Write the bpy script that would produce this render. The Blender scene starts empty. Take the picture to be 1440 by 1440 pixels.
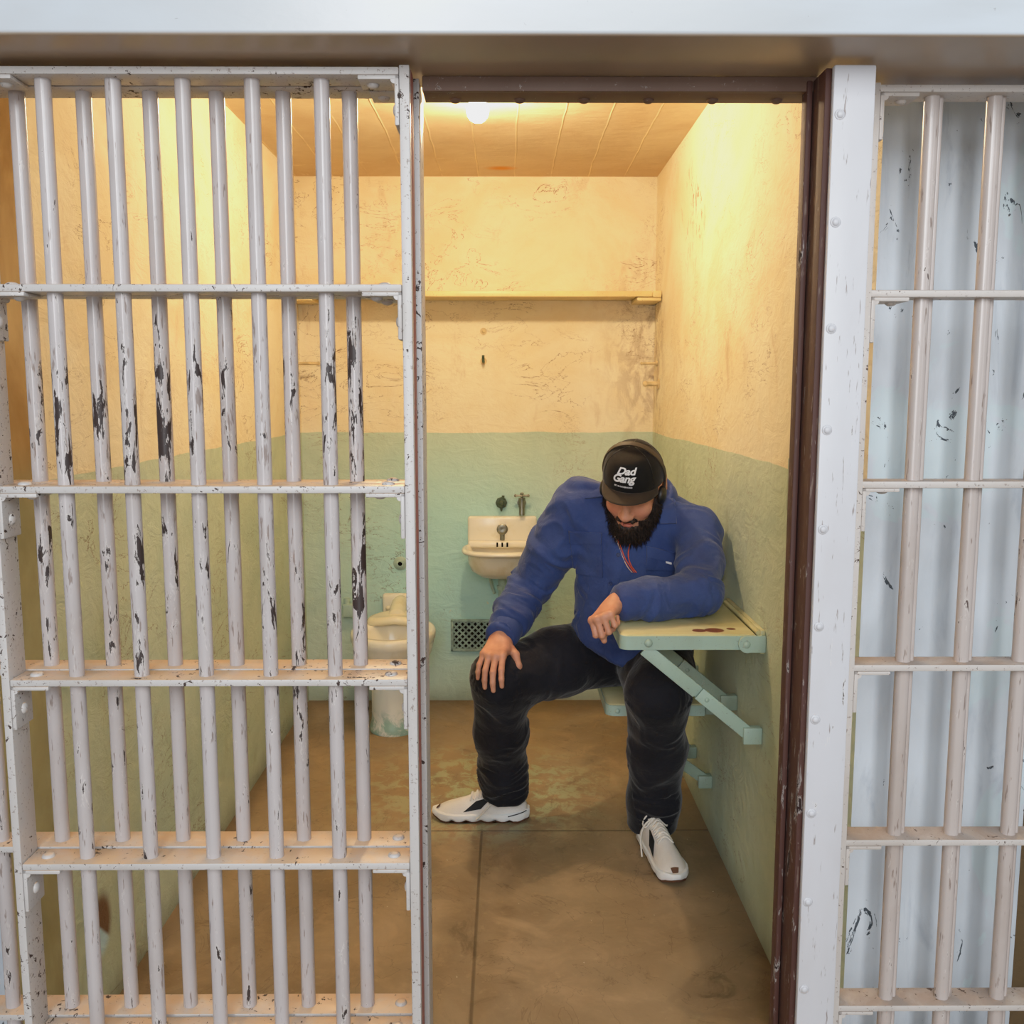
import bpy, bmesh, math, random
import numpy as np
from mathutils import Vector, Matrix, noise
from mathutils.bvhtree import BVHTree

random.seed(7)
SC = bpy.context.scene
COL = SC.collection
PI = math.pi
def R(d): return math.radians(d)

BULB, WORLD, SKYL, FILL, EXPO = 860, .30, 84, 58, 0.0

# ---------------------------------------------------------------- camera model
CAMH, PITCH, FPX, VPX = 1.38, R(7.07), 1331.0, 712.0
def P(x, y, D):
    """point at depth D (metres from the camera wall) seen at photo pixel x, y"""
    v = y - 720.0
    dy = FPX*math.cos(PITCH) - v*math.sin(PITCH)
    dz = -FPX*math.sin(PITCH) - v*math.cos(PITCH)
    return Vector(((x - VPX)/dy*D, D, CAMH + dz/dy*D))

# ---------------------------------------------------------------- objects
def tag(o, label=None, cat=None, group=None, kind=None):
    if label: o['label'] = label
    if cat: o['category'] = cat
    if group: o['group'] = group
    if kind: o['kind'] = kind
    return o

def thing(name, loc, label, cat, group=None):
    o = bpy.data.objects.new(name, None)
    COL.objects.link(o)
    o.location = loc
    o.empty_display_size = .05
    return tag(o, label, cat, group)

def root_loc(o):
    l = Vector((0, 0, 0))
    while o is not None:
        l += o.location
        o = o.parent
    return l

def link_mesh(name, me, mats, parent=None, smooth=False):
    o = bpy.data.objects.new(name, me)
    COL.objects.link(o)
    for m in (mats if isinstance(mats, (list, tuple)) else [mats]):
        me.materials.append(m)
    if parent is not None:
        off = root_loc(parent)
        me.transform(Matrix.Translation(-off))
        o.parent = parent
    if smooth:
        for p in me.polygons: p.use_smooth = True
    return o

def obj(name, bm, mats, parent=None, smooth=False):
    bmesh.ops.recalc_face_normals(bm, faces=bm.faces)
    me = bpy.data.meshes.new(name)
    bm.to_mesh(me); bm.free()
    o = link_mesh(name, me, mats, parent, smooth)
    if smooth == 'auto':
        me.set_sharp_from_angle(angle=R(40))
    return o

def copy_part(o, parent, delta=(0, 0, 0)):
    c = o.copy(); COL.objects.link(c); c.parent = parent
    c.location = o.location + Vector(delta)
    for ch in o.children:
        copy_part(ch, c)
    return c

def setmat(bm, n0, idx):
    bm.faces.ensure_lookup_table()
    for f in bm.faces[n0:]: f.material_index = idx

def box(bm, lo, hi, bevel=0.0, seg=2, rot=None, mi=0):
    lo = Vector(lo); hi = Vector(hi)
    n0 = len(bm.faces)
    c = (lo+hi)/2; s = hi-lo
    M = Matrix.Translation(c)
    if rot is not None: M = M @ rot
    M = M @ Matrix.Diagonal((s.x, s.y, s.z, 1))
    r = bmesh.ops.create_cube(bm, size=1, matrix=M)
    if bevel > 0:
        es = list({e for v in r['verts'] for e in v.link_edges})
        bmesh.ops.bevel(bm, geom=es, offset=bevel, segments=seg, affect='EDGES', profile=.5)
    if mi: setmat(bm, n0, mi)

def cyl(bm, a, b, r, seg=20, r2=None, caps=True, mi=0):
    a = Vector(a); b = Vector(b); d = b-a
    n0 = len(bm.faces)
    M = Matrix.Translation((a+b)/2) @ d.to_track_quat('Z', 'Y').to_matrix().to_4x4()
    bmesh.ops.create_cone(bm, cap_ends=caps, segments=seg, radius1=r, radius2=r if r2 is None else r2, depth=d.length, matrix=M)
    if mi: setmat(bm, n0, mi)

def ball(bm, c, r, scale=(1, 1, 1), seg=16, rot=None, mi=0):
    n0 = len(bm.faces)
    M = Matrix.Translation(c)
    if rot is not None: M = M @ rot
    M = M @ Matrix.Diagonal((*scale, 1))
    bmesh.ops.create_uvsphere(bm, u_segments=seg, v_segments=max(6, seg//2), radius=r, matrix=M)
    if mi: setmat(bm, n0, mi)

def loft(bm, rings, closed=True, cap0=True, cap1=True):
    vs = [[bm.verts.new(p) for p in r] for r in rings]
    n = len(rings[0])
    for i in range(len(vs)-1):
        for j in range(n if closed else n-1):
            k = (j+1) % n
            bm.faces.new((vs[i][j], vs[i][k], vs[i+1][k], vs[i+1][j]))
    if closed and cap0: bm.faces.new(vs[0][::-1])
    if closed and cap1: bm.faces.new(vs[-1])
    return vs

def catmull(pts, n):
    pts = [Vector(p) for p in pts]
    out = []
    q = [pts[0]*2-pts[1]] + pts + [pts[-1]*2-pts[-2]]
    for i in range(1, len(q)-2):
        for k in range(n):
            t = k/n
            a, b, c, d = q[i-1:i+3]
            out.append(.5*((2*b)+(c-a)*t+(2*a-5*b+4*c-d)*t*t+(3*b-a-3*c+d)*t**3))
    out.append(pts[-1])
    return out

def tube(bm, pts, r, seg=8, n=6, taper=None):
    ps = catmull(pts, n) if len(pts) > 2 else [Vector(p) for p in pts]
    rings = []
    up = Vector((.13, .27, .95))
    for i, p in enumerate(ps):
        d = (ps[min(i+1, len(ps)-1)]-ps[max(i-1, 0)]).normalized()
        a = d.cross(up)
        if a.length < .05: a = d.cross(Vector((1, 0, 0)))
        a.normalize(); b = d.cross(a)
        rr = r if taper is None else r*(1+(taper-1)*i/(len(ps)-1))
        rings.append([p+a*(rr*math.cos(2*PI*k/seg))+b*(rr*math.sin(2*PI*k/seg)) for k in range(seg)])
    loft(bm, rings)

def lathe(bm, c, prof, seg=32, sx=1, sy=1, ax=None):
    """prof: list of (radius, height); ax: 3x3 whose z is the axis"""
    c = Vector(c); rings = []
    for r, h in prof:
        ring = []
        for k in range(seg):
            p = Vector((r*sx*math.cos(2*PI*k/seg), r*sy*math.sin(2*PI*k/seg), h))
            ring.append(c+(ax @ p if ax is not None else p))
        rings.append(ring)
    loft(bm, rings)

# ---------------------------------------------------------------- materials
def srgb(r, g, b):
    f = lambda c: (c/255/12.92) if c/255 <= .04045 else ((c/255+.055)/1.055)**2.4
    return (f(r), f(g), f(b), 1)

class NT:
    def __init__(s, name, rough=.6, metal=0.0, spec=.4):
        s.mat = bpy.data.materials.new(name); s.mat.use_nodes = True
        s.t = s.mat.node_tree
        s.b = s.t.nodes['Principled BSDF']
        s.b.inputs['Roughness'].default_value = rough
        s.b.inputs['Metallic'].default_value = metal
        s.b.inputs['Specular IOR Level'].default_value = spec
        s._pos = None
    def n(s, kind, **kw):
        nd = s.t.nodes.new('ShaderNode'+kind)
        for k, v in kw.items():
            if hasattr(nd, k) and k not in nd.inputs: setattr(nd, k, v)
            else: s.put(nd.inputs[k.replace('_', ' ')], v)
        return nd
    def put(s, sock, v):
        if isinstance(v, bpy.types.NodeSocket): s.t.links.new(v, sock)
        elif hasattr(sock.default_value, '__len__') and not hasattr(v, '__len__'): sock.default_value = [v]*len(sock.default_value)
        else: sock.default_value = v
    @property
    def pos(s):
        if s._pos is None:
            s._pos = s.t.nodes.new('ShaderNodeNewGeometry').outputs['Position']
        return s._pos
    def scaled(s, sc, off=(0, 0, 0)):
        m = s.t.nodes.new('ShaderNodeMapping')
        s.t.links.new(s.pos, m.inputs['Vector'])
        m.inputs['Scale'].default_value = sc; m.inputs['Location'].default_value = off
        return m.outputs[0]
    def xyz(s):
        return s.n('SeparateXYZ', Vector=s.pos).outputs
    def noise(s, scale=5, detail=4, rough=.55, dist=0.0, sc=(1, 1, 1), off=(0, 0, 0)):
        nd = s.n('TexNoise')
        s.put(nd.inputs['Vector'], s.scaled(sc, off))
        nd.inputs['Scale'].default_value = scale; nd.inputs['Detail'].default_value = detail
        nd.inputs['Roughness'].default_value = rough; nd.inputs['Distortion'].default_value = dist
        return nd.outputs[0]
    def math(s, op, a, b=0.0, c=0.0, clamp=False):
        nd = s.t.nodes.new('ShaderNodeMath'); nd.operation = op; nd.use_clamp = clamp
        s.put(nd.inputs[0], a); s.put(nd.inputs[1], b); s.put(nd.inputs[2], c)
        return nd.outputs[0]
    def step(s, v, a, b, lo=0.0, hi=1.0):
        nd = s.t.nodes.new('ShaderNodeMapRange'); nd.interpolation_type = 'SMOOTHSTEP'
        s.put(nd.inputs['Value'], v)
        nd.inputs['From Min'].default_value = a; nd.inputs['From Max'].default_value = b
        nd.inputs['To Min'].default_value = lo; nd.inputs['To Max'].default_value = hi
        return nd.outputs[0]
    def mix(s, f, a, b, blend='MIX'):
        nd = s.t.nodes.new('ShaderNodeMix'); nd.data_type = 'RGBA'; nd.blend_type = blend
        s.put(nd.inputs[0], f); s.put(nd.inputs[6], a); s.put(nd.inputs[7], b)
        return nd.outputs[2]
    def ramp(s, v, stops):
        nd = s.t.nodes.new('ShaderNodeValToRGB'); s.put(nd.inputs[0], v)
        el = nd.color_ramp.elements
        while len(el) < len(stops): el.new(.5)
        for e, (p, c) in zip(el, stops):
            e.position = p; e.color = c if hasattr(c, '__len__') else (c, c, c, 1)
        return nd.outputs[0]
    def near(s, p, r0, r1, sc=(1, 1, 1)):
        """1 close to point p, 0 beyond r1 (world metres, per-axis stretch sc)"""
        d = s.n('VectorMath', operation='SUBTRACT'); s.put(d.inputs[0], s.pos); d.inputs[1].default_value = p
        m = s.n('VectorMath', operation='MULTIPLY'); s.put(m.inputs[0], d.outputs[0]); m.inputs[1].default_value = sc
        l = s.n('VectorMath', operation='LENGTH'); s.put(l.inputs[0], m.outputs[0])
        return s.step(l.outputs['Value'], r0, r1, 1, 0)
    def color(s, v): s.put(s.b.inputs['Base Color'], v); return s
    def rough(s, v): s.put(s.b.inputs['Roughness'], v); return s
    def bump(s, h, strength=.3, dist=.01):
        nd = s.t.nodes.new('ShaderNodeBump')
        nd.inputs['Strength'].default_value = strength; nd.inputs['Distance'].default_value = dist
        s.put(nd.inputs['Height'], h)
        s.t.links.new(nd.outputs[0], s.b.inputs['Normal'])
        return s

def plain(name, col, rough=.6, metal=0.0, spec=.4, var=.06, vs=30, bump=0.0):
    m = NT(name, rough, metal, spec)
    n = m.noise(vs, 3)
    c2 = tuple(max(0, c*(1-4*var)) for c in col[:3])+(1,)
    m.color(m.mix(m.step(n, .35, .7), col, c2))
    if bump: m.bump(n, bump, .004)
    return m.mat

def chipped(name, base, dark, amount, zwear=None, grime=.5, tall=True, rough=.42, dust_or_glow=None):
    """old gloss paint, chipped down to dark metal; zwear: ramp over height of extra wear"""
    m = NT(name, rough, 0.0, .5)
    sc = (1, 1, .22) if tall else (1, 1, 1)
    n1 = m.noise(85, 5, .66, .5, sc)
    n2 = m.noise(9, 3, .5, 0, (1, 1, .45), (3, 1, 0))
    z = m.xyz()[2]
    w = m.ramp(m.math('DIVIDE', z, 1.9), zwear) if zwear else amount
    if zwear: w = m.math('MULTIPLY', w, amount)
    # chips where noise exceeds a wear dependent threshold
    v = m.math('ADD', m.math('MULTIPLY', n1, .70), m.math('MULTIPLY', n2, .30))
    v = m.math('ADD', v, w)
    chip = m.step(v, .655, .675)
    edge = m.step(v, .625, .66)
    g = m.noise(6, 5, .6, .3, (1, 1, .5), (7, 2, 1))
    fine = m.noise(190, 3, .6, 0, (1, 1, .12) if tall else (1, 1, 1))
    col = m.mix(m.math('MULTIPLY', m.step(g, .42, .75), grime), base, tuple(c*k for c, k in zip(base[:3], (.72, .66, .6)))+(1,))
    spk = m.step(m.math('ADD', fine, m.math('MULTIPLY', w, .6)), .65, .72)
    col = m.mix(m.math('MULTIPLY', spk, .7), col, srgb(120, 100, 88))
    col = m.mix(m.math('MULTIPLY', edge, .35), col, srgb(235, 228, 220))
    if dust_or_glow:  # tints upward faces
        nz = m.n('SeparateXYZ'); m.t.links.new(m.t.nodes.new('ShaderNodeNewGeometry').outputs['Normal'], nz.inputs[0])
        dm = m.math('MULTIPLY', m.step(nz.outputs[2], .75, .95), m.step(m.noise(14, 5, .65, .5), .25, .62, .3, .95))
        col = m.mix(dm, col, dust_or_glow)
    col = m.mix(chip, col, dark)
    m.color(col)
    m.rough(m.math('ADD', m.math('MULTIPLY', chip, .25), rough))
    h = m.math('SUBTRACT', m.math('MULTIPLY', m.noise(40, 4), .4), chip)
    m.bump(h, .35, .002)
    return m.mat
# ---------------------------------------------------------------- material library
WEAR = [(0, .03), (.18, .05), (.36, .055), (.48, .06), (.53, .095), (.60, .11), (.645, .05), (.68, .135), (.745, .135), (.80, .04), (1, .01)]
M_BAR = chipped('bar_paint', srgb(188, 180, 179), srgb(52, 40, 38), 1.0, WEAR, .6, rough=.26)
M_FLAT = chipped('flat_bar_paint', srgb(196, 191, 188), srgb(62, 45, 40), .062, None, .5, tall=False, dust_or_glow=srgb(214, 178, 142))  # tan tops carry the bulb's warm glow, painted into the colour
M_POST = chipped('post_paint', srgb(204, 203, 207), srgb(70, 58, 50), .0, None, .25)
M_BAR_R = chipped('grille_bar_paint', srgb(188, 176, 170), srgb(80, 62, 55), .04, None, .6, rough=.28)
M_FLAT_R = chipped('grille_flat_paint', srgb(198, 190, 184), srgb(85, 68, 60), .05, None, .6, tall=False, dust_or_glow=srgb(158, 140, 126))
M_RED = chipped('red_lead_paint', srgb(160, 96, 86), srgb(90, 44, 38), .03, None, .5, rough=.7)
M_JAMB = chipped('brown_jamb_paint', srgb(76, 44, 36), srgb(40, 20, 17), .05, None, .7, rough=.68)
M_LINTEL = chipped('lintel_paint', srgb(112, 86, 72), srgb(60, 42, 36), .02, None, .7, tall=False, rough=.6)

def beam_mat():
    m = NT('beam_paint', .3, 0, .5)
    n = m.noise(3, 4, .5, .4, (.5, 1, 2))
    c = m.mix(m.step(n, .35, .7), srgb(203, 212, 223), srgb(190, 194, 198))
    z = m.xyz()[2]
    spk = m.step(m.noise(70, 3, .6), .70, .76)
    c = m.mix(m.math('MULTIPLY', spk, .5), c, srgb(120, 110, 100))
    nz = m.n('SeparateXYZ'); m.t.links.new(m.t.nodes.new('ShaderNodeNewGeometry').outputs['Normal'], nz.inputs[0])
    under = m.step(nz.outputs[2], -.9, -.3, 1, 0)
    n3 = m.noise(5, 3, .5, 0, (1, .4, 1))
    c = m.mix(under, c, m.mix(m.step(n3, .3, .75), srgb(176, 158, 138), srgb(150, 130, 112)))  # warm brown shade of the underside painted into the colour
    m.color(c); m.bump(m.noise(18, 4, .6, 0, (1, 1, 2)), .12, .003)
    return m.mat
M_BEAM = beam_mat()

def wall_mat():
    m = NT('cell_wall_paint', .62, 0, .3)
    x, y, z = m.xyz()
    wob = m.math('MULTIPLY', m.math('SUBTRACT', m.noise(3.5, 3), .5), .022)
    zz = m.math('ADD', z, wob)
    up = m.step(zz, 1.214, 1.2165)
    st = m.noise(2.2, 5, .6, .8, (1, 1, 1.4))
    st2 = m.noise(7, 6, .65, .6, (1, 1, .45), (4, 4, 0))
    cream = m.mix(m.step(st, .38, .68), srgb(238, 226, 196), srgb(230, 212, 174))
    cream = m.mix(m.math('MULTIPLY', m.step(st2, .58, .76), .45), cream, srgb(176, 136, 92))
    green = m.mix(m.step(st, .35, .7), srgb(194, 208, 186), srgb(178, 196, 174))
    green = m.mix(m.math('MULTIPLY', m.step(st2, .55, .78), .4), green, srgb(142, 150, 112))
    # cool daylight painted into the green by the toilet and basin
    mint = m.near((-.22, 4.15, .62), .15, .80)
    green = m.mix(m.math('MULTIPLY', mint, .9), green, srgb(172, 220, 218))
    c = m.mix(up, green, cream)
    # layered-paint cracks: thin horizontal-ish wavy fissures
    wv = m.noise(4.5, 6, .6, 1.2, (.8, .8, 2.0), (1.3, 0, 2))
    cr = m.math('ABSOLUTE', m.math('SUBTRACT', wv, .5))
    msk = m.step(m.noise(2.6, 3, .5, 0, (1, 1, 1), (9, 3, 1)), .47, .62)
    crack = m.math('MULTIPLY', m.step(cr, .0015, .006, 1, 0), msk)
    c = m.mix(m.math('MULTIPLY', crack, .7), c, srgb(120, 84, 52))
    wv2 = m.noise(13, 5, .65, 1.5, (.8, .8, 1.3), (5, 1, 2))
    cr2 = m.step(m.math('ABSOLUTE', m.math('SUBTRACT', wv2, .5)), .0, .011, 1, 0)
    m2 = m.step(m.noise(3.3, 3, .5, 0, (1, 1, 1), (2, 8, 5)), .56, .66)
    c = m.mix(m.math('MULTIPLY', m.math('MULTIPLY', cr2, m2), .5), c, srgb(130, 96, 58))
    # flaked spots
    fl = m.noise(24, 5, .65, .8, (1, 1, .6), (2, 2, 9))
    fmask = m.step(m.noise(2.4, 2, .5, 0, (1, 1, 1), (6, 1, 4)), .48, .7)
    flake = m.math('MULTIPLY', m.step(fl, .665, .685), fmask)
    c = m.mix(m.math('MULTIPLY', flake, .8), c, srgb(225, 214, 170))
    pit = m.math('MULTIPLY', m.step(m.noise(30, 5, .7, .4, (1, 1, .7), (8, 5, 2)), .715, .73), fmask)
    c = m.mix(pit, c, srgb(66, 54, 40))
    # uneven darkening towards the foot of the wall
    low = m.step(m.math('ADD', z, m.math('MULTIPLY', st2, .12)), .02, .16, 1, 0)
    c = m.mix(m.math('MULTIPLY', low, .55), c, srgb(88, 74, 52))
    # scuffs high on the right wall
    sc = m.math('MULTIPLY', m.near((.64, 3.35, 2.0), .05, .33, (1, 1, 1.2)), m.step(m.noise(26, 5, .7, .6, (1, 1, .5)), .56, .62))
    c = m.mix(m.math('MULTIPLY', sc, .8), c, srgb(120, 92, 58))
    sc = m.math('MULTIPLY', m.near((.64, 4.12, 1.55), .02, .3, (1, 1, .45)), m.step(m.noise(16, 5, .7, .6, (1, 1, .5)), .44, .62))
    c = m.mix(m.math('MULTIPLY', sc, .55), c, srgb(140, 104, 62))
    # torn patch low on the left wall
    pch = m.near((-.898, 1.97, .215), .03, .055, (1, .8, .62))
    tn = m.step(m.math('ADD', z, m.math('MULTIPLY', m.math('SUBTRACT', y, 1.97), 1.0)), .20, .215)
    c = m.mix(pch, c, m.mix(tn, srgb(190, 226, 240), srgb(112, 86, 66)))
    m.color(c)
    tex = m.noise(11, 8, .62, .9, (1, 1, 1.6))
    tex2 = m.noise(45, 5, .6, .3)
    h = m.math('ADD', m.math('MULTIPLY', tex, 1.0), m.math('MULTIPLY', tex2, .22))
    h = m.math('SUBTRACT', h, m.math('MULTIPLY', crack, .25))
    h = m.math('SUBTRACT', h, m.math('MULTIPLY', pit, .4))
    m.bump(h, .42, .02)
    return m.mat
M_WALL = wall_mat()

def ceiling_mat():
    m = NT('ceiling_paint', .7, 0, .2)
    x, y, z = m.xyz()
    n = m.noise(2.5, 5, .6, .5)
    c = m.mix(m.step(n, .3, .7), srgb(226, 206, 172), srgb(208, 182, 146))
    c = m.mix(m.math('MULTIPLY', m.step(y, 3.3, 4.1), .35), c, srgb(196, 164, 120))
    bx = m.math('ADD', x, m.math('MULTIPLY', m.math('SUBTRACT', m.noise(3, 2), .5), .02))
    fr = m.math('ABSOLUTE', m.math('SUBTRACT', m.math('FRACT', m.math('DIVIDE', m.math('ADD', bx, 5.0), .155)), .5))
    line = m.step(fr, .0, .03, 1, 0)
    lm = m.step(m.noise(4, 3), .35, .55)
    c = m.mix(m.math('MULTIPLY', m.math('MULTIPLY', line, lm), .6), c, srgb(246, 224, 180))
    ru = m.near((-.02, 4.02, 2.30), .01, .05, (.6, 1, 1))
    c = m.mix(ru, c, srgb(214, 140, 50))
    pk = m.math('MULTIPLY', m.step(m.noise(14, 5, .65, 1, (.4, 1, 1)), .64, .67), m.step(y, 3.5, 4.0))
    c = m.mix(m.math('MULTIPLY', pk, .5), c, srgb(244, 226, 190))
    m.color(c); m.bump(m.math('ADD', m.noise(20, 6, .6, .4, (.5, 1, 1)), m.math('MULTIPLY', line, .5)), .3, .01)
    return m.mat
M_CEIL = ceiling_mat()

def floor_mat():
    m = NT('worn_concrete', .5, 0, .4)
    x, y, z = m.xyz()
    a = m.noise(1.6, 6, .62, .9)
    b = m.noise(6, 6, .68, .8, (1, 1, 1), (5, 2, 0))
    d = m.noise(30, 4, .7, .2)
    c = m.mix(m.step(a, .33, .68), srgb(156, 134, 104), srgb(128, 106, 78))
    c = m.mix(m.math('MULTIPLY', m.step(b, .45, .72), .6), c, srgb(178, 152, 118))
    c = m.mix(m.math('MULTIPLY', m.step(b, .28, .42, 1, 0), .6), c, srgb(84, 64, 42))
    c = m.mix(m.math('MULTIPLY', m.step(d, .55, .75), .25), c, srgb(190, 164, 126))
    # remains of green floor paint in front of the toilet, bare brown under it
    reg = m.near((-.12, 3.2, 0), .10, .55, (.9, 1, 1))
    gp = m.math('MULTIPLY', m.step(m.noise(15, 6, .7, .5), .46, .58), reg)
    c = m.mix(m.math('MULTIPLY', gp, .85), c, srgb(168, 184, 146))
    reg2 = m.near((-.45, 3.3, 0), .1, .5, (1, .6, 1))
    c = m.mix(m.math('MULTIPLY', reg2, .35), c, srgb(178, 148, 104))
    # pale patches
    pt = m.math('MULTIPLY', m.step(m.noise(3.2, 5, .7, .6, (1, 1, 1), (1, 7, 0)), .60, .68), .35)
    c = m.mix(pt, c, srgb(176, 160, 120))
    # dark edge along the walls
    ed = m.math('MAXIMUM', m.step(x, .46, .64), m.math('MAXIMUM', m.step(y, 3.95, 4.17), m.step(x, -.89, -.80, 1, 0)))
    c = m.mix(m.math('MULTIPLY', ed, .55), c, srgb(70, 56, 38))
    # scored joints
    j1 = m.step(m.math('ABSOLUTE', m.math('ADD', x, .079)), .0015, .006, 1, 0)
    j1 = m.math('MULTIPLY', j1, m.step(y, 2.87, 2.89, 1, 0))
    j2 = m.step(m.math('ABSOLUTE', m.math('SUBTRACT', y, 2.87)), .0015, .007, 1, 0)
    j = m.math('MAXIMUM', j1, j2)
    c = m.mix(m.math('MULTIPLY', j, .6), c, srgb(66, 50, 34))
    cracks = m.step(m.math('ABSOLUTE', m.math('SUBTRACT', m.noise(2.5, 5, .6, 1.5, (1, 1, 1), (3, 3, 0)), .5)), 0, .006, 1, 0)
    c = m.mix(m.math('MULTIPLY', cracks, .3), c, srgb(70, 52, 36))
    dots = m.step(m.noise(70, 2, .5), .76, .78)
    c = m.mix(m.math('MULTIPLY', dots, .7), c, srgb(206, 196, 170))
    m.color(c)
    m.rough(m.step(b, .3, .7, .38, .62))
    m.bump(m.math('SUBTRACT', m.math('ADD', m.noise(9, 6, .6, .4), m.math('MULTIPLY', d, .25)), j), .2, .008)
    return m.mat
M_FLOOR = floor_mat()

def blue_mat():
    m = NT('pale_blue_wall_paint', .55, 0, .35)
    x, y, z = m.xyz()
    a = m.noise(4, 5, .6, .5, (1.6, 1, .5))
    c = m.mix(m.step(a, .35, .68), srgb(214, 222, 230), srgb(198, 206, 214))
    b = m.noise(9, 5, .65, .6, (2, 1, .4), (4, 0, 2))
    c = m.mix(m.math('MULTIPLY', m.step(b, .52, .74), .45), c, srgb(150, 162, 178))
    b2 = m.noise(5, 4, .6, .9, (1, 1, .7), (8, 0, 4))
    c = m.mix(m.math('MULTIPLY', m.step(b2, .60, .64), .55), c, srgb(206, 226, 230))
    # chips, thickest near head height and low down
    zz = m.ramp(m.math('DIVIDE', z, 2.0), [(0, .05), (.12, .02), (.3, .0), (.55, .01), (.64, .055), (.72, .03), (.84, .03), (1, .0)])
    ch = m.math('ADD', m.noise(22, 5, .68, .9, (1, 1, .55), (1, 1, 5)), zz)
    chip = m.step(ch, .665, .675)
    c = m.mix(chip, c, srgb(72, 80, 88))
    low = m.step(m.math('ADD', z, m.math('MULTIPLY', b, .1)), .3, .1)
    c = m.mix(m.math('MULTIPLY', low, .5), c, srgb(120, 120, 118))
    dk = m.near((.70, 1.68, 1.66), .02, .12, (2.4, 1, .7))
    c = m.mix(m.math('MULTIPLY', m.math('MULTIPLY', dk, m.step(b, .5, .62)), .6), c, srgb(96, 110, 124))
    m.color(c)
    m.bump(m.math('SUBTRACT', m.noise(14, 6, .6, .4), m.math('MULTIPLY', chip, .6)), .25, .006)
    return m.mat
M_BLUE = blue_mat()

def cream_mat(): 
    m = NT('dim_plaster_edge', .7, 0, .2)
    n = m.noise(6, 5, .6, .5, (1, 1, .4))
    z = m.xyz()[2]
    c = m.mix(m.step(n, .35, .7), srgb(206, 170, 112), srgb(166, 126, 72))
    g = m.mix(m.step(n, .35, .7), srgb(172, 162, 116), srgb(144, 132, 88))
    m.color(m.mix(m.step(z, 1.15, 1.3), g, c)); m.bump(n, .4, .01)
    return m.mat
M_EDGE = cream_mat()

def enamel(name, base, stain):
    m = NT(name, .18, 0, .6)
    n = m.noise(9, 5, .6, .4)
    c = m.mix(m.math('MULTIPLY', m.step(n, .5, .72), .6), base, stain)
    c = m.mix(m.step(m.noise(40, 4, .7, .3), .74, .76), c, srgb(90, 78, 60))
    m.color(c); m.bump(n, .05, .003)
    return m.mat
M_ENAMEL = enamel('white_enamel', srgb(236, 230, 212), srgb(214, 200, 160))
M_CREAMEN = enamel('cream_enamel', srgb(236, 226, 194), srgb(214, 194, 140))
def foot_mat():
    m = NT('toilet_foot_enamel', .3, 0, .5)
    n = m.noise(16, 5, .7, .6)
    z = m.xyz()[2]
    f = m.math('MULTIPLY', m.step(z, .05, .12, 1, 0), m.step(n, .42, .55))
    m.color(m.mix(f, srgb(226, 228, 220), srgb(146, 180, 168)))
    return m.mat
M_FOOT = foot_mat()
M_CHROME = plain('tarnished_metal', srgb(150, 150, 138), .35, .85, .5, .10, 40, .1)
M_VERDI = plain('corroded_brass', srgb(92, 110, 92), .6, .5, .4, .12, 60, .4)
M_GRATE = plain('painted_iron_grate', srgb(150, 176, 166), .55, 0, .4, .1, 40, .2)
M_DARK = plain('dark_cavity', srgb(16, 15, 14), .9, 0, .1, .02)
M_SHELF = chipped('cream_shelf_paint', srgb(232, 208, 150), srgb(110, 78, 44), .0, None, .5, tall=False)
M_CREAM_METAL = plain('cream_painted_metal', srgb(226, 200, 150), .5, 0, .4, .08, 30)
M_TABLE = None
def table_mat():
    m = NT('table_top_paint', .35, 0, .5)
    n = m.noise(5, 5, .6, .6, (.5, 1.4, 1))
    c = m.mix(m.step(n, .35, .7), srgb(204, 200, 156), srgb(184, 178, 126))
    ch = m.math('ADD', m.math('MULTIPLY', m.noise(34, 4, .6, .3, (.6, 1, 1), (2, 2, 2)), .30), m.near((.52, 2.325, .79), .0, .075, (1, 1.9, 1)))
    ch = m.step(m.math('MULTIPLY', m.noise(26, 3, .6, .2, (.5, 1.2, 1), (3.3, 2, 2)), m.near((.535, 2.335, .79), .02, .10, (.9, 2.6, 1))), .50, .53)
    ch = 0.0
    for (px, py, w) in ((.4875, 2.335, .85), (.526, 2.338, .62), (.572, 2.352, 1.3)):
        ch = m.math('MAXIMUM', ch, m.near((px, py, .788), .0105/w, .0125/w, (.75, .8, 1)))
    c = m.mix(ch, c, srgb(112, 62, 34))
    sp = m.step(m.noise(60, 4, .7), .73, .75)
    c = m.mix(m.math('MULTIPLY', sp, .7), c, srgb(126, 96, 60))
    m.color(c); m.bump(m.noise(14, 4), .1, .003)
    return m.mat
M_TABLE = table_mat()
M_TGREEN = chipped('pale_green_metal_paint', srgb(164, 188, 174), srgb(84, 70, 52), .0, None, .4, tall=False)
M_TGREEN_D = chipped('dull_green_metal_paint', srgb(138, 156, 140), srgb(70, 58, 46), .01, None, .6, tall=False)

def cloth(name, c1, c2, weave=900, rough=.85, sheen=.2, fold=.25, wear=None):
    m = NT(name, rough, 0, .2)
    n = m.noise(8, 5, .6, .4)
    c = m.mix(m.step(n, .35, .7), c1, c2)
    f = m.noise(weave, 2, .5)
    c = m.mix(m.math('MULTIPLY', m.step(f, .4, .7), .25), c, tuple(v*.55 for v in c1[:3])+(1,))
    m.color(c)
    m.b.inputs['Sheen Weight'].default_value = sheen
    m.b.inputs['Sheen Roughness'].default_value = .4
    h = m.math('ADD', m.math('MULTIPLY', m.noise(22, 4, .55, .8), 1.0), m.math('MULTIPLY', f, .06))
    m.bump(h, fold, .012)
    return m.mat
M_SHIRT = cloth('blue_work_shirt_cloth', srgb(58, 76, 128), srgb(50, 66, 116), sheen=.15, fold=.45)
M_SHIRT_D = cloth('blue_collar_cloth', srgb(62, 80, 132), srgb(54, 70, 120), fold=.1, sheen=.15)
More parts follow.
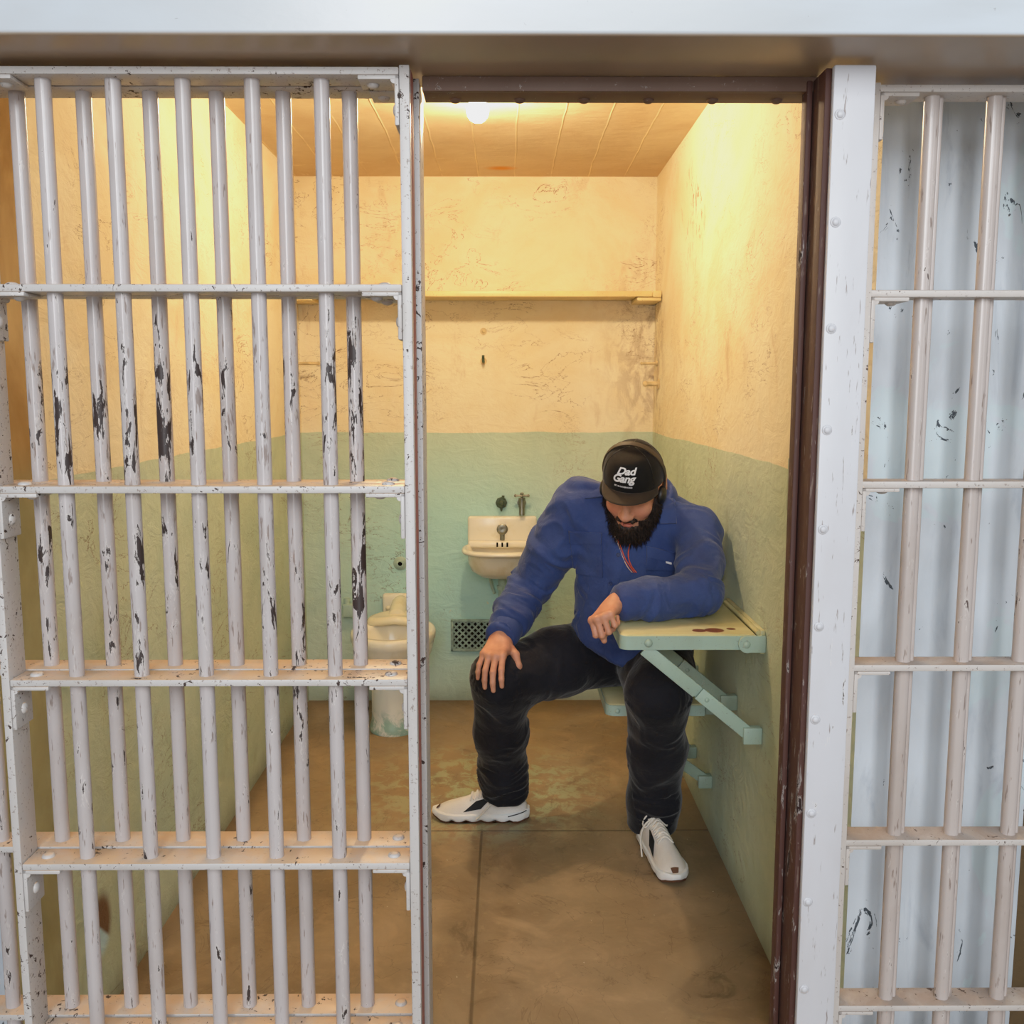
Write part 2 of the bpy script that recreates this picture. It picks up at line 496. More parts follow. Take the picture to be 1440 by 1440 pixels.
M_TROUSER = cloth('black_trouser_cloth', srgb(31, 31, 38), srgb(24, 24, 30), sheen=.18, fold=.3)
M_CAP = cloth('black_cap_cloth', srgb(26, 25, 26), srgb(18, 18, 19), fold=.06, sheen=.1)
M_BRIM = cloth('faded_black_brim_cloth', srgb(58, 50, 42), srgb(46, 40, 36), fold=.05, sheen=.1)
M_WHITE = plain('white_thread', srgb(236, 236, 240), .7, 0, .2, .02)
M_BLACKPL = plain('black_plastic', srgb(22, 22, 23), .45, 0, .5, .05)
M_BAND = plain('dark_headband_plastic', srgb(56, 48, 40), .6, 0, .5, .05)
M_ORANGE = plain('orange_cord', srgb(226, 92, 52), .6, 0, .3, .05)
M_PALECORD = plain('pale_cord', srgb(232, 200, 176), .6, 0, .3, .05)
M_BTN = plain('navy_button', srgb(50, 62, 104), .35, 0, .5, .05)
M_SHOE = cloth('white_shoe_mesh', srgb(238, 232, 226), srgb(228, 220, 212), fold=.06, sheen=.05, rough=.7)
M_SOLE = plain('white_foam_sole', srgb(240, 240, 240), .55, 0, .3, .01)
M_GUM = plain('brown_rubber_outsole', srgb(104, 70, 52), .6, 0, .3, .05)
M_LACE = plain('white_lace', srgb(236, 228, 218), .8, 0, .2, .03)
M_PANEL = cloth('black_shoe_panel', srgb(30, 31, 35), srgb(24, 24, 28), fold=.03, sheen=.05, rough=.6)
M_TOECAP = plain('pinkish_shoe_toe', srgb(240, 214, 196), .6, 0, .3, .02)

def skin_mat(lip, cheek, nose):
    m = NT('skin', .48, 0, .4)
    n = m.noise(30, 4, .6)
    c = m.mix(m.step(n, .35, .7), srgb(206, 146, 118), srgb(190, 130, 102))
    for p, r in cheek: c = m.mix(m.math('MULTIPLY', m.near(p, .0, r), .45), c, srgb(212, 128, 104))
    c = m.mix(m.math('MULTIPLY', m.near(nose, .0, .02), .3), c, srgb(214, 132, 108))
    c = m.mix(m.math('MULTIPLY', m.near(lip, .012, .024, (1, 1, 1)), .75), c, srgb(186, 92, 84))
    m.color(c)
    m.b.inputs['Subsurface Weight'].default_value = .12
    m.b.inputs['Subsurface Radius'].default_value = (.01, .004, .002)
    m.b.inputs['Subsurface Scale'].default_value = .6
    m.bump(m.noise(160, 3), .06, .001)
    return m.mat
def hair_mat():
    m = NT('dark_beard_hair', .55, 0, .35)
    n = m.noise(160, 3, .6, 0, (1, 1, .25))
    m.color(m.mix(m.step(n, .4, .65), srgb(24, 18, 16), srgb(58, 42, 34)))
    m.bump(n, .6, .004)
    return m.mat
M_HAIR = hair_mat()
# ---------------------------------------------------------------- the setting
XL, XR, YB, YF, ZC = -.898, .644, 4.17, 1.68, 2.30

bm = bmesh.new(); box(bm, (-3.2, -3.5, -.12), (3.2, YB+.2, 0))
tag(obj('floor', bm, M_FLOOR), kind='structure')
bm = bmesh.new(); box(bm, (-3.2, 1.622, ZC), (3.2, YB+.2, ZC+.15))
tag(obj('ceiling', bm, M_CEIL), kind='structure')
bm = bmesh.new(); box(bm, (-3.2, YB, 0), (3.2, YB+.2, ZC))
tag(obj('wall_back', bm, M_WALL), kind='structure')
bm = bmesh.new(); box(bm, (-3.2, 1.478, 1.90), (3.2, 1.62, 3.1))
tag(obj('wall_front', bm, M_BLUE), kind='structure')

def divider(name, x0, x1, ch0=0, ch1=0):
    """plaster wall between two cells; its end towards the corridor is painted pale blue"""
    bm = bmesh.new()
    plan = [(x0, YB), (x0, YF+(.13 if ch0 else 0)), (x0+ch0, YF), (x1-ch1, YF), (x1, YF+(.13 if ch1 else 0)), (x1, YB)]
    if not ch0: plan.pop(1)
    if not ch1: plan.pop(-2)
    vs = [[bm.verts.new((x, y, z)) for x, y in plan] for z in (0, ZC)]
    n = len(plan)
    for i in range(n):
        f = bm.faces.new((vs[0][i], vs[0][(i+1) % n], vs[1][(i+1) % n], vs[1][i]))
        a, b = plan[i], plan[(i+1) % n]
        if abs(a[1]-YF) < .001 and abs(b[1]-YF) < .001: f.material_index = 1
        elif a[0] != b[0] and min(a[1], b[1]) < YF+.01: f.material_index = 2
    bm.faces.new(vs[0][::-1]); bm.faces.new(vs[1])
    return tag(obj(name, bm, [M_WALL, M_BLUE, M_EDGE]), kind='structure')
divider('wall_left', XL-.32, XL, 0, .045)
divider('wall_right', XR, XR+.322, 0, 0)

# ---------------------------------------------------------------- overhead beam, lintel, post
bm = bmesh.new()
box(bm, (-3.2, 1.264, 1.832), (3.2, 1.476, 2.296), .006, 3)
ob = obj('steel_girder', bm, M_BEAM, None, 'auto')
tag(ob, 'pale blue-white painted steel girder running above the whole barred front', 'girder')

lt = thing('doorway_header', (.15, 1.44, 1.81), 'brown steel header bar with bolt heads under the girder, spanning the open doorway', 'header')
bm = bmesh.new(); box(bm, (-.12, 1.418, 1.811), (.447, 1.4275, 1.8315), .001); box(bm, (-.12, 1.428, 1.812), (.447, 1.4775, 1.818), .001)
obj('angle_bar', bm, M_LINTEL, lt, 'auto')
b0 = None
for x in (.02, .115, .21, .305, .40, -.075):
    if b0 is None:
        bm = bmesh.new(); ball(bm, (x, 1.462, 1.812), .009, (1, 1, .6), 12)
        b0 = obj('bolt', bm, M_LINTEL, lt, True); bx0 = x
    else: copy_part(b0, lt, (x-bx0, 0, 0))

pt = thing('riveted_post', (.475, 1.36, 0), 'tall white riveted steel post edging the open doorway, with a column of rivets', 'post')
bm = bmesh.new(); box(bm, (.447, 1.35, 0), (.505, 1.362, 1.826), .003, 2)
obj('face_plate', bm, M_POST, pt, 'auto')
bm = bmesh.new(); box(bm, (.440, 1.3645, 0), (.450, 1.43, 1.826), .002, 2); box(bm, (.4305, 1.415, 0), (.4395, 1.44, 1.826), .003, 2)
o = obj('jamb_channel', bm, M_JAMB, pt, 'auto'); o['label'] = 'dark red-brown jamb channel'
r0 = None
for i, (px, py) in enumerate([(1183, 160), (1178, 312), (1168, 462), (1162, 605), (1155, 745), (1148, 882), (1145, 1013), (1138, 1145), (1131, 1270), (1126, 1393), (1121, 1512)]):
    p = P(px, py, 1.35); p.x = .457
    if r0 is None:
        bm = bmesh.new(); ball(bm, p, .0055, (1, .7, 1), 12); ball(bm, p, .0075, (1, .2, 1), 12)
        r0 = obj('rivet', bm, M_POST, pt, True); p0 = p
    else: copy_part(r0, pt, p-p0)

# ---------------------------------------------------------------- barred fronts
TOPS = [1.822, 1.533, 1.250, .965, .680, .397, .115]
def bar_mesh(x, y, r, m, parent, glint_rib=0):
    bm = bmesh.new()
    # two faint grooves shaped in to imitate reflected streaks down the bar
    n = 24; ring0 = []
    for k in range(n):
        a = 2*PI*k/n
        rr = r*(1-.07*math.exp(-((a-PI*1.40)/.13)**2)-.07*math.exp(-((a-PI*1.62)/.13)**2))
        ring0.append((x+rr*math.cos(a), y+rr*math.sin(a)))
    zs = [.06, .5, 1.0, 1.4, 1.817]
    rings = [[Vector((px, py, z)) for px, py in ring0] for z in zs]
    loft(bm, rings)
    if glint_rib: cyl(bm, (x+glint_rib, y+.004, .06), (x+glint_rib, y+.004, 1.817), .0050, 10)  # added thin rod shaped in for the reflected strip beside the bar
    return obj('bar', bm, m, parent, 'auto')

def bracket_mesh(x, y0, y1, ztop, sgn, m, parent, bolt=True):
    """small L bracket under a crossbar; sgn -1 when its upright stands at the right-hand end"""
    bm = bmesh.new()
    L, H, t = .056, .066, .006
    box(bm, (min(x, x+sgn*L), y0, ztop-t), (max(x, x+sgn*L), y1, ztop), .0015, 2)
    box(bm, (min(x, x+sgn*t), y0, ztop-H), (max(x, x+sgn*t), y1, ztop), .0015, 2)
    # fillet in the corner
    cyl(bm, (x+sgn*t, y0+.0005, ztop-t), (x+sgn*t, y1-.0005, ztop-t), .0055, 10)
    o = obj('corner_bracket', bm, m, parent, 'auto')
    bm = bmesh.new()
    ym = (y0+y1)/2
    ball(bm, (x+sgn*.038, ym, ztop-t), .009, (1, 1, .6), 12)
    obj('bolt', bm, m, o, True); bm = bmesh.new()
    ball(bm, (x+sgn*t, ym, ztop-.040), .009, (.6, 1, 1), 12)
    obj('bolt', bm, m, o, True)
    return o

def grille(name, x0, x1, yf, yb, barxs, ybar, r, loc, label, cat, mb, mf, stiles, brackets, glint_rib=0, edge=.0105, topbolts=()):
    t = thing(name, loc, label, cat)
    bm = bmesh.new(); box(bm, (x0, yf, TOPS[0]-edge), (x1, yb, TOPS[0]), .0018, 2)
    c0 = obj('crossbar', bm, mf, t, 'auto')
    if topbolts:
        for q in topbolts:
            bm = bmesh.new(); ball(bm, (q, (yf+yb)/2, TOPS[0]), .010, (1, 1, .55), 12)
            obj('bolt', bm, mf, c0, True)
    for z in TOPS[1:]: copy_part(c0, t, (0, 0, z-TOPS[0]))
    b = bar_mesh(barxs[0], ybar, r, mb, t, glint_rib)
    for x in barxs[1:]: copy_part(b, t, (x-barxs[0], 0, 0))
    for (a, c, y0, y1, m, nm, lab) in stiles:
        bm = bmesh.new(); box(bm, (a, y0, .05), (c, y1, 1.8245), .0015, 2)
        o = obj(nm, bm, m, t, 'auto')
        if lab: o['label'] = lab
    for (x, sgn) in brackets:
        k0 = bracket_mesh(x, yf, yb, TOPS[0]-edge, sgn, mf, t)
        for z in TOPS[1:]: copy_part(k0, t, (0, 0, z-TOPS[0]))
    return t

# the sliding door, pushed open to the left
YD0, YD1 = 1.350, 1.400
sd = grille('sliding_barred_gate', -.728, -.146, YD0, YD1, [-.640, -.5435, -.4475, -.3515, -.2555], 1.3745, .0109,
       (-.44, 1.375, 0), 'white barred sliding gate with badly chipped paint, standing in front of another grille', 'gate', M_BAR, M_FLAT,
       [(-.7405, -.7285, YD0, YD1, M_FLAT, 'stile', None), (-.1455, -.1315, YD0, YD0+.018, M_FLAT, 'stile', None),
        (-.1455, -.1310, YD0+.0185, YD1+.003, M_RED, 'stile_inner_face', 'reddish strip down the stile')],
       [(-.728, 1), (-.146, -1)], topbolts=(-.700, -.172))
# the fixed barred front behind it
grille('barred_grille', -1.35, -.1385, 1.406, 1.458, [-.226-.0957*i for i in range(12)], 1.431, .0112,
       (-.75, 1.43, 0), 'fixed white barred grille standing close behind the sliding barred gate', 'grille', M_BAR, M_FLAT,
       [(-.138, -.1235, 1.406, 1.475, M_FLAT, 'stile', None), (-.812, -.806, 1.444, 1.458, M_FLAT, 'stile', None)],
       [(-.1385, -1)], topbolts=(-.172,))
# fixed barred front to the right of the post
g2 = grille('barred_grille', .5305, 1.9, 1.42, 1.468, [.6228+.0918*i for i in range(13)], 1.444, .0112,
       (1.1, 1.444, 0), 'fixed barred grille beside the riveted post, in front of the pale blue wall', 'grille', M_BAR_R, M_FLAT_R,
       [(.5255, .5385, 1.4195, 1.468, M_FLAT_R, 'stile', None)], [(.5388, 1)], glint_rib=.0135)

# ---------------------------------------------------------------- ceiling bulb
lb = thing('light_bulb', (-.085, 2.96, ZC), 'glowing bare round light bulb on the cell ceiling', 'light bulb')
bm = bmesh.new()
BZ = 2.222
prof = [(.0001, -.0335), (.012, -.0315), (.022, -.0255), (.030, -.0145), (.0335, -.001), (.032, .012), (.026, .024), (.018, .034), (.0135, .042), (.013, .046)]
lathe(bm, (-.085, 2.96, BZ), prof, 24)
mm = NT('glowing_glass'); mm.color((1, .8, .5, 1))
mm.b.inputs['Emission Color'].default_value = (1, .725, .435, 1)
mm.b.inputs['Emission Strength'].default_value = BULB
obj('glass', bm, mm.mat, lb, True)
bm = bmesh.new(); cyl(bm, (-.085, 2.96, BZ+.046), (-.085, 2.96, ZC-.008), .017, 20); cyl(bm, (-.085, 2.96, ZC-.010), (-.085, 2.96, ZC-.0005), .05, 24)
obj('socket', bm, M_CREAM_METAL, lb, 'auto')

# ---------------------------------------------------------------- shelf, hooks, pegs on the back wall
sh = thing('narrow_shelf', (-.1, YB, 1.78), 'long narrow cream painted shelf high on the back wall', 'shelf')
bm = bmesh.new(); box(bm, (-.865, 3.975, 1.783), (.638, YB-.001, 1.797), .003, 2); box(bm, (-.865, 3.970, 1.780), (.600, 3.977, 1.803), .002, 2)
obj('board', bm, M_SHELF, sh, 'auto')
bm = bmesh.new(); box(bm, (.54, 3.98, 1.765), (.640, YB-.002, 1.780), .002, 2); box(bm, (.604, 3.972, 1.778), (.640, 3.985, 1.805), .003)
k = obj('bracket', bm, M_SHELF, sh, 'auto')
bm = bmesh.new(); box(bm, (-.895, 3.98, 1.765), (-.80, YB-.002, 1.780), .002, 2)
obj('bracket', bm, M_SHELF, sh, 'auto')

def hook(px, py, label, long):
    c = P(px, py, YB)
    t = thing('coat_hook', c, label, 'hook')
    bm = bmesh.new()
    cyl(bm, (c.x, YB+.001, c.z), (c.x, YB-.006, c.z), .015, 16)
    obj('base', bm, M_CREAM_METAL, t, 'auto')
    bm = bmesh.new()
    if long: tube(bm, [(c.x, YB-.004, c.z), (c.x, YB-.035, c.z-.004), (c.x, YB-.05, c.z+.012), (c.x, YB-.05, c.z+.024)], .006)
    else: ball(bm, (c.x, YB-.008, c.z), .008, seg=12)
    obj('prong' if long else 'stud', bm, M_VERDI if long else M_CREAM_METAL, t, True)
hook(680, 508, 'small rusty coat hook on the back wall, lower of the pair below the shelf', True)
hook(680, 466, 'small painted stud on the back wall, upper of the pair below the shelf', False)

def peg(x0, x1, y, z, label, thick):
    bm = bmesh.new()
    x1 += .002 if x1 > 0 else -.002
    cyl(bm, (x0, y, z), (x1, y, z), thick, 10); ball(bm, (x0 if abs(x0) < abs(x1) else x1, y, z), thick*1.25, seg=10)
    cyl(bm, (x1+(-.008 if x1 > 0 else .008), y, z), (x1, y, z), thick*2.2, 12)
    tag(obj('coat_peg', bm, M_CREAM_METAL, None, 'auto'), label, 'peg')
peg(.577, XR, 4.08, 1.512, 'thin cream peg near the back corner above the man, upper of two', .0055)
peg(.586, XR, 4.02, 1.425, 'thicker cream peg near the back corner above the man, lower of two', .010)
peg(-.80, XL, 4.08, 1.512, 'cream peg in the back corner on the toilet side, seen between bars', .0065)

# outlet / grille plate on right wall beside the jamb
c = Vector((XR, 2.085, 1.18))
t = thing('vent_plate', c, 'small greenish metal plate on the green wall next to the doorway jamb', 'plate')
bm = bmesh.new(); box(bm, (XR-.006, 2.045, 1.118), (XR-.0005, 2.14, 1.238), .003, 2)
obj('cover', bm, M_TGREEN_D, t, 'auto')
for k in range(4):
    bm = bmesh.new(); box(bm, (XR-.0085, 2.062, 1.150+.02*k), (XR-.006, 2.075, 1.160+.02*k), .001)
    obj('slot', bm, M_DARK, t)

# pipe flange in the back wall above the toilet
c = P(563, 792, YB)
t = thing('pipe_flange', c, 'round wall flange with an open pipe end above the toilet', 'pipe flange')
bm = bmesh.new(); lathe(bm, (c.x, YB+.001, c.z), [(.031, 0), (.031, .004), (.026, .008), (.016, .012), (.015, .018), (.010, .018), (.010, .004)], 24, ax=Matrix(((1, 0, 0), (0, 0, -1), (0, 1, 0))))
obj('escutcheon', bm, M_TGREEN, t, 'auto')
bm = bmesh.new(); cyl(bm, (c.x, YB-.006, c.z), (c.x, YB-.0125, c.z), .010, 16)
obj('opening', bm, M_DARK, t)

# ---------------------------------------------------------------- air vent
vx0, vx1, vz0, vz1 = -.250, -.028, .232, .378
t = thing('air_vent', ((vx0+vx1)/2, YB, vz0), 'painted iron lattice air vent low on the back wall below the basin', 'vent')
bm = bmesh.new(); box(bm, (vx0+.006, YB-.004, vz0+.006), (vx1-.006, YB-.0005, vz1-.006))
obj('opening', bm, M_DARK, t)
bm = bmesh.new()
w = .012
for lo, hi in (((vx0, vz0), (vx1, vz0+w)), ((vx0, vz1-w), (vx1, vz1)), ((vx0, vz0), (vx0+w, vz1)), ((vx1-w, vz0), (vx1, vz1))):
    box(bm, (lo[0], YB-.018, lo[1]), (hi[0], YB-.002, hi[1]), .003, 2)
obj('frame', bm, M_GRATE, t, 'auto')
bm = bmesh.new()
X0, X1, Z0, Z1 = vx0+.010, vx1-.010, vz0+.010, vz1-.010
sp = .0285
for s, yy in ((1, YB-.0115), (-1, YB-.0085)):
    k = -30
    while k < 60:
        # line  s*(x-X0) - (z-Z0) = k*sp
        pts = []
        for x in np.linspace(X0, X1, 160):
            z = Z0+s*(x-X0)-k*sp if s > 0 else Z0-(x-X0)+k*sp
            if Z0 <= z <= Z1: pts.append((x, z))
        if len(pts) > 2:
            a = Vector((pts[0][0], yy, pts[0][1])); b = Vector((pts[-1][0], yy, pts[-1][1]))
            rot = Matrix.Rotation(-math.atan2(b.z-a.z, b.x-a.x), 4, 'Y')
            L = (b-a).length
            box(bm, (a+b)/2-Vector((L/2, .002, .0036)), (a+b)/2+Vector((L/2, .002, .0036)), 0, rot=rot)
        k += 1
obj('lattice', bm, M_GRATE, t)

# ---------------------------------------------------------------- toilet
tx = -.468
t = thing('toilet', (tx, 3.8, 0), 'white seatless prison toilet on a round pedestal against the back wall', 'toilet')
bm = bmesh.new()
def oval(rx, ry, cy, z, n=40, p=2.0):
    out = []
    for k in range(n):
        a = 2*PI*k/n
        c, s = math.cos(a), math.sin(a)
        out.append(Vector((tx+rx*math.copysign(abs(c)**(2/p), c), cy+ry*math.copysign(abs(s)**(2/p), s), z)))
    return out
rings = [oval(.090, .092, 3.80, .215), oval(.102, .115, 3.815, .245), oval(.135, .165, 3.83, .285), oval(.158, .200, 3.83, .325), oval(.168, .218, 3.83, .365),
         oval(.170, .222, 3.83, .378), oval(.174, .226, 3.83, .384), oval(.175, .227, 3.83, .408), oval(.170, .222, 3.83, .418), oval(.160, .212, 3.83, .421),
         oval(.132, .130, 3.775, .419), oval(.126, .122, 3.772, .408), oval(.112, .108, 3.775, .34), oval(.06, .06, 3.80, .27), oval(.01, .01, 3.80, .262)]
loft(bm, rings)
obj('bowl', bm, M_ENAMEL, t, True)
# raised deck hump at the rear of the rim
bm = bmesh.new()
rings = []
for z, k in ((.414, 1.0), (.432, .98), (.445, .9), (.450, .75), (.451, .3)):
    rings.append([Vector((tx+.125*k*math.cos(a), 3.93+.085*k*math.sin(a), z+.02*(1-abs(math.cos(a)))*k)) for a in np.linspace(0, 2*PI, 32, endpoint=False)])
loft(bm, rings)
o = obj('rear_deck', bm, M_CREAMEN, t, True); o['label'] = 'yellowed raised rear deck of the bowl'
bm = bmesh.new()
lathe(bm, (tx, 3.80, 0), [(.098, .0005), (.100, .012), (.097, .03), (.092, .045), (.090, .065), (.0895, .12), (.089, .2), (.09, .22)], 40)
o = obj('pedestal', bm, M_FOOT, t, 'auto')
bm = bmesh.new(); box(bm, (tx-.086, YB-.030, .34), (tx+.086, YB-.0005, .500), .014, 3)
obj('back_plate', bm, M_ENAMEL, t, 'auto')
bm = bmesh.new()
tube(bm, [(tx, 3.95, .435), (tx, 4.03, .455), (tx, 4.10, .462), (tx, 4.15, .45)], .038, 16, 6)
obj('spud', bm, M_CREAMEN, t, True)
for s in (-1, 1):
    bm = bmesh.new(); ball(bm, (tx+s*.058, YB-.034, .435), .013, (1, .7, 1), 12)
    obj('bolt_cap', bm, M_CREAMEN, t, True)
# holder nub on back wall left of the toilet
c = Vector((-.70, YB, .425))
bm = bmesh.new(); box(bm, (c.x-.03, YB-.05, c.z-.03), (c.x+.03, YB+.002, c.z+.03), .008, 3); cyl(bm, (c.x-.012, YB-.03, c.z+.03), (c.x-.012, YB-.03, c.z+.055), .014, 14)
tag(obj('pipe_bracket', bm, M_TGREEN, None, 'auto'), 'small pale green bracket on the back wall beside the toilet bowl', 'bracket')

# ---------------------------------------------------------------- wash basin
sx = -.018
t = thing('wash_basin', (sx, YB, .60), 'small cream enamel wall basin with a splash back, behind the man', 'basin')
bm = bmesh.new()
box(bm, (sx-.152, YB-.045, .715), (sx+.152, YB-.0005, .848), .012, 4)
box(bm, (sx-.150, YB-.075, .712), (sx+.150, YB-.03, .742), .010, 3)
obj('splash_back', bm, M_ENAMEL, t, 'auto')
bm = bmesh.new()
def dring(rx, ry, z, n=40, p=2.6):
    out = []
    for k in range(n):
        a = 2*PI*k/n
        c, s = math.cos(a), math.sin(a)
        x = rx*math.copysign(abs(c)**(2/p), c); y = ry*math.copysign(abs(s)**(2/p), s)
        out.append(Vector((sx+x, YB-.001-ry+y, z)))
    return out
rings = [dring(.05, .07, .588), dring(.095, .100, .600), dring(.132, .122, .628), dring(.146, .134, .665), dring(.149, .138, .700), dring(.153, .142, .708),
         dring(.170, .157, .712), dring(.173, .159, .719), dring(.170, .156, .727), dring(.160, .148, .730), dring(.146, .128, .722), dring(.128, .110, .66), dring(.05, .06, .625)]
loft(bm, rings)
obj('bowl', bm, M_ENAMEL, t, True)
bm = bmesh.new()
lathe(bm, (sx, YB-.044, .792), [(.0245, 0), (.0245, .005), (.020, .008), (.012, .009), (.004, .007)], 24, ax=Matrix(((1, 0, 0), (0, 0, -1), (0, 1, 0))))
cyl(bm, (sx, YB-.047, .770), (sx, YB-.047, .745), .011, 14)
o = obj('spout_rosette', bm, M_CHROME, t, 'auto')
for dx in (-.022, 0, .022):
    bm = bmesh.new(); box(bm, (sx+dx-.004, YB-.0785, .718), (sx+dx+.004, YB-.0745, .738), .0015)
    obj('overflow_slot', bm, M_DARK, t)
bm = bmesh.new()
cyl(bm, (sx+.0, YB-.10, .595), (sx+.0, YB-.10, .54), .018, 16)
tube(bm, [(sx, YB-.10, .55), (sx, YB-.10, .49), (sx+.02, YB-.08, .465), (sx+.03, YB-.04, .475), (sx+.03, YB-.001, .49)], .016, 12)
cyl(bm, (sx, YB-.10, .552), (sx, YB-.10, .535), .024, 8)
obj('waste_trap', bm, M_TGREEN, t, 'auto')
bm = bmesh.new()
tube(bm, [(sx-.055, YB-.03, .60), (sx-.05, YB-.03, .55), (sx-.035, YB-.02, .50)], .007, 8)
obj('supply_pipe', bm, M_TGREEN, t, True)

c = Vector((-.022, YB, .905))
t = thing('valve_stub', c, 'corroded green capped valve stub on the back wall over the basin', 'valve')
bm = bmesh.new(); cyl(bm, (c.x, YB-.0005, c.z), (c.x, YB-.012, c.z), .026, 8); cyl(bm, (c.x, YB-.012, c.z), (c.x, YB-.034, c.z), .019, 6)
obj('body', bm, M_VERDI, t, 'auto')
bm = bmesh.new(); ball(bm, (c.x, YB-.036, c.z), .014, (1, .7, 1), 12); cyl(bm, (c.x, YB-.024, c.z), (c.x, YB-.024, c.z-.036), .009, 10, .004); cyl(bm, (c.x+.006, YB-.024, c.z), (c.x+.008, YB-.024, c.z+.034), .006, 8)
obj('cap', bm, M_VERDI, t, 'auto')
c = Vector((.068, YB, .905))
t = thing('tap', c, 'metal tap with a cross handle above the basin, beside the valve stub', 'tap')
bm = bmesh.new(); cyl(bm, (c.x, YB-.0005, c.z), (c.x, YB-.008, c.z), .020, 18); cyl(bm, (c.x, YB-.008, c.z), (c.x, YB-.05, c.z), .010, 14)
tube(bm, [(c.x, YB-.05, c.z+.012), (c.x, YB-.052, c.z-.02), (c.x, YB-.055, c.z-.05)], .0125, 14); cyl(bm, (c.x, YB-.05, c.z-.015), (c.x, YB-.05, c.z+.026), .015, 16)
obj('body', bm, M_CHROME, t, 'auto')
bm = bmesh.new()
cyl(bm, (c.x, YB-.05, c.z+.026), (c.x, YB-.05, c.z+.040), .006, 12)
cyl(bm, (c.x-.028, YB-.05, c.z+.036), (c.x+.028, YB-.05, c.z+.036), .0045, 10); cyl(bm, (c.x, YB-.078, c.z+.036), (c.x, YB-.022, c.z+.036), .0045, 10)
for dx, dy in ((-.028, 0), (.028, 0), (0, -.028), (0, .028)): ball(bm, (c.x+dx, YB-.05+dy, c.z+.036), .007, seg=10)
ball(bm, (c.x, YB-.05, c.z+.044), .009, (1, 1, .8), 12)
obj('cross_handle', bm, M_CHROME, t, 'auto')

# ---------------------------------------------------------------- folding table on the right wall
TZ = .788; ty0, ty1, tx0, tx1 = 2.293, 2.655, .283, .622
t = thing('folding_table', (XR, 2.47, TZ), 'pale green fold-down table under the forearm of the man', 'table')
def round_plan(x0, x1, y0, y1, r, n=6):
    out = []
    for cx, cy, a0 in ((x0+r, y0+r, PI), (x1-.002, y0+.002, 1.5*PI), (x1-.002, y1-.002, 0), (x0+r, y1-r, .5*PI)):
        rr = r if cx == x0+r else .002
        for k in range(n+1):
            a = a0+k/n*PI/2
            out.append((cx+rr*math.cos(a), cy+rr*math.sin(a)))
    return out
bm = bmesh.new()
pl = round_plan(tx0, tx1, ty0, ty1, .022)
def inset(pl, d):
    cx = (tx0+tx1)/2; cy = (ty0+ty1)/2
    return [(x+math.copysign(min(d, abs(cx-x)), cx-x), y+math.copysign(min(d, abs(cy-y)), cy-y)) for x, y in pl]
loft(bm, [[Vector((x, y, z)) for x, y in inset(pl, d)] for z, d in ((TZ-.018, .001), (TZ-.003, .001), (TZ, .004))])
obj('top', bm, M_TABLE, t, 'auto')
bm = bmesh.new()
loft(bm, [[Vector((x, y, z)) for x, y in inset(pl, d)] for z, d in ((TZ-.0385, .002), (TZ-.0385, 0), (TZ-.004, 0), (TZ-.003, .002))], cap0=False, cap1=False)
so = obj('rim_band', bm, M_TGREEN, t, 'auto')
bm = bmesh.new()
cyl(bm, (tx1+.006, ty0+.008, TZ+.002), (tx1+.006, ty1, TZ+.002), .006, 12); box(bm, (XR-.012, ty0, TZ-.05), (XR-.0005, ty1+.02, TZ+.010), .002, 2)
obj('wall_hinge', bm, M_TABLE, t, 'auto')
bm = bmesh.new()
# rounded lug at the near wall corner
box(bm, (.597, ty0-.010, TZ-.044), (XR-.001, ty0-.001, TZ-.001), .002, 2); cyl(bm, (.597, ty0-.0108, TZ-.0225), (.597, ty0-.0015, TZ-.0225), .0215, 24)
l = obj('lug', bm, M_TGREEN, t, 'auto')
bm = bmesh.new(); ball(bm, (.595, ty0-.010, TZ-.0225), .010, (1, .6, 1), 14)
obj('bolt', bm, M_TGREEN, l, True)
bm = bmesh.new(); ball(bm, (tx0+.070, ty0-.001, TZ-.021), .0105, (1, .7, 1), 14)
obj('bolt', bm, M_TGREEN, so, True)
def flat_bar(bm, a, b, w, th, bev=.0015):
    """flat bar whose broad side faces the corridor (y)"""
    a = Vector(a); b = Vector(b); d = b-a; L = d.length
    rot = d.to_track_quat('X', 'Y').to_matrix()
    x = d.normalized(); y = Vector((0, 1, 0)); y = (y-x*y.dot(x)).normalized(); z = x.cross(y)
    M = Matrix((x, y, z)).transposed().to_4x4()
    c = (a+b)/2
    box(bm, c-Vector((L/2, th/2, w/2)), c+Vector((L/2, th/2, w/2)), bev, 2, rot=M)
def strut(y, parent, mat, top, end, w=.034):
    bm = bmesh.new()
    a = Vector((top[0], y, top[1])); b = Vector((end[0], y, end[1]))
    m = a.lerp(b, .50)
    flat_bar(bm, a, m-(b-a).normalized()*.003, w, .009)
    flat_bar(bm, m+(b-a).normalized()*.003, b, w, .009)
    flat_bar(bm, a.lerp(b, .42)+Vector((0, .010, 0)), a.lerp(b, .62)+Vector((0, .010, 0)), w*.85, .008)
    s = obj('strut', bm, mat, parent, 'auto')
    bm = bmesh.new()
    q = a.lerp(b, .58)
    ball(bm, q-Vector((0, .0045, 0)), .006, (1, .6, 1), 12)
    obj('rivet', bm, mat, s, True); bm = bmesh.new()
    box(bm, (b.x-.022, y-.014, b.z-.019), (XR-.001, y+.014, b.z+.024), .003, 2)
    obj('wall_clip', bm, mat, s, 'auto')
    return s
strut(ty0+.009, t, M_TGREEN, (.345, .750), (.618, .524))
strut(2.560, t, M_TGREEN_D, (.345, .750), (.618, .524))

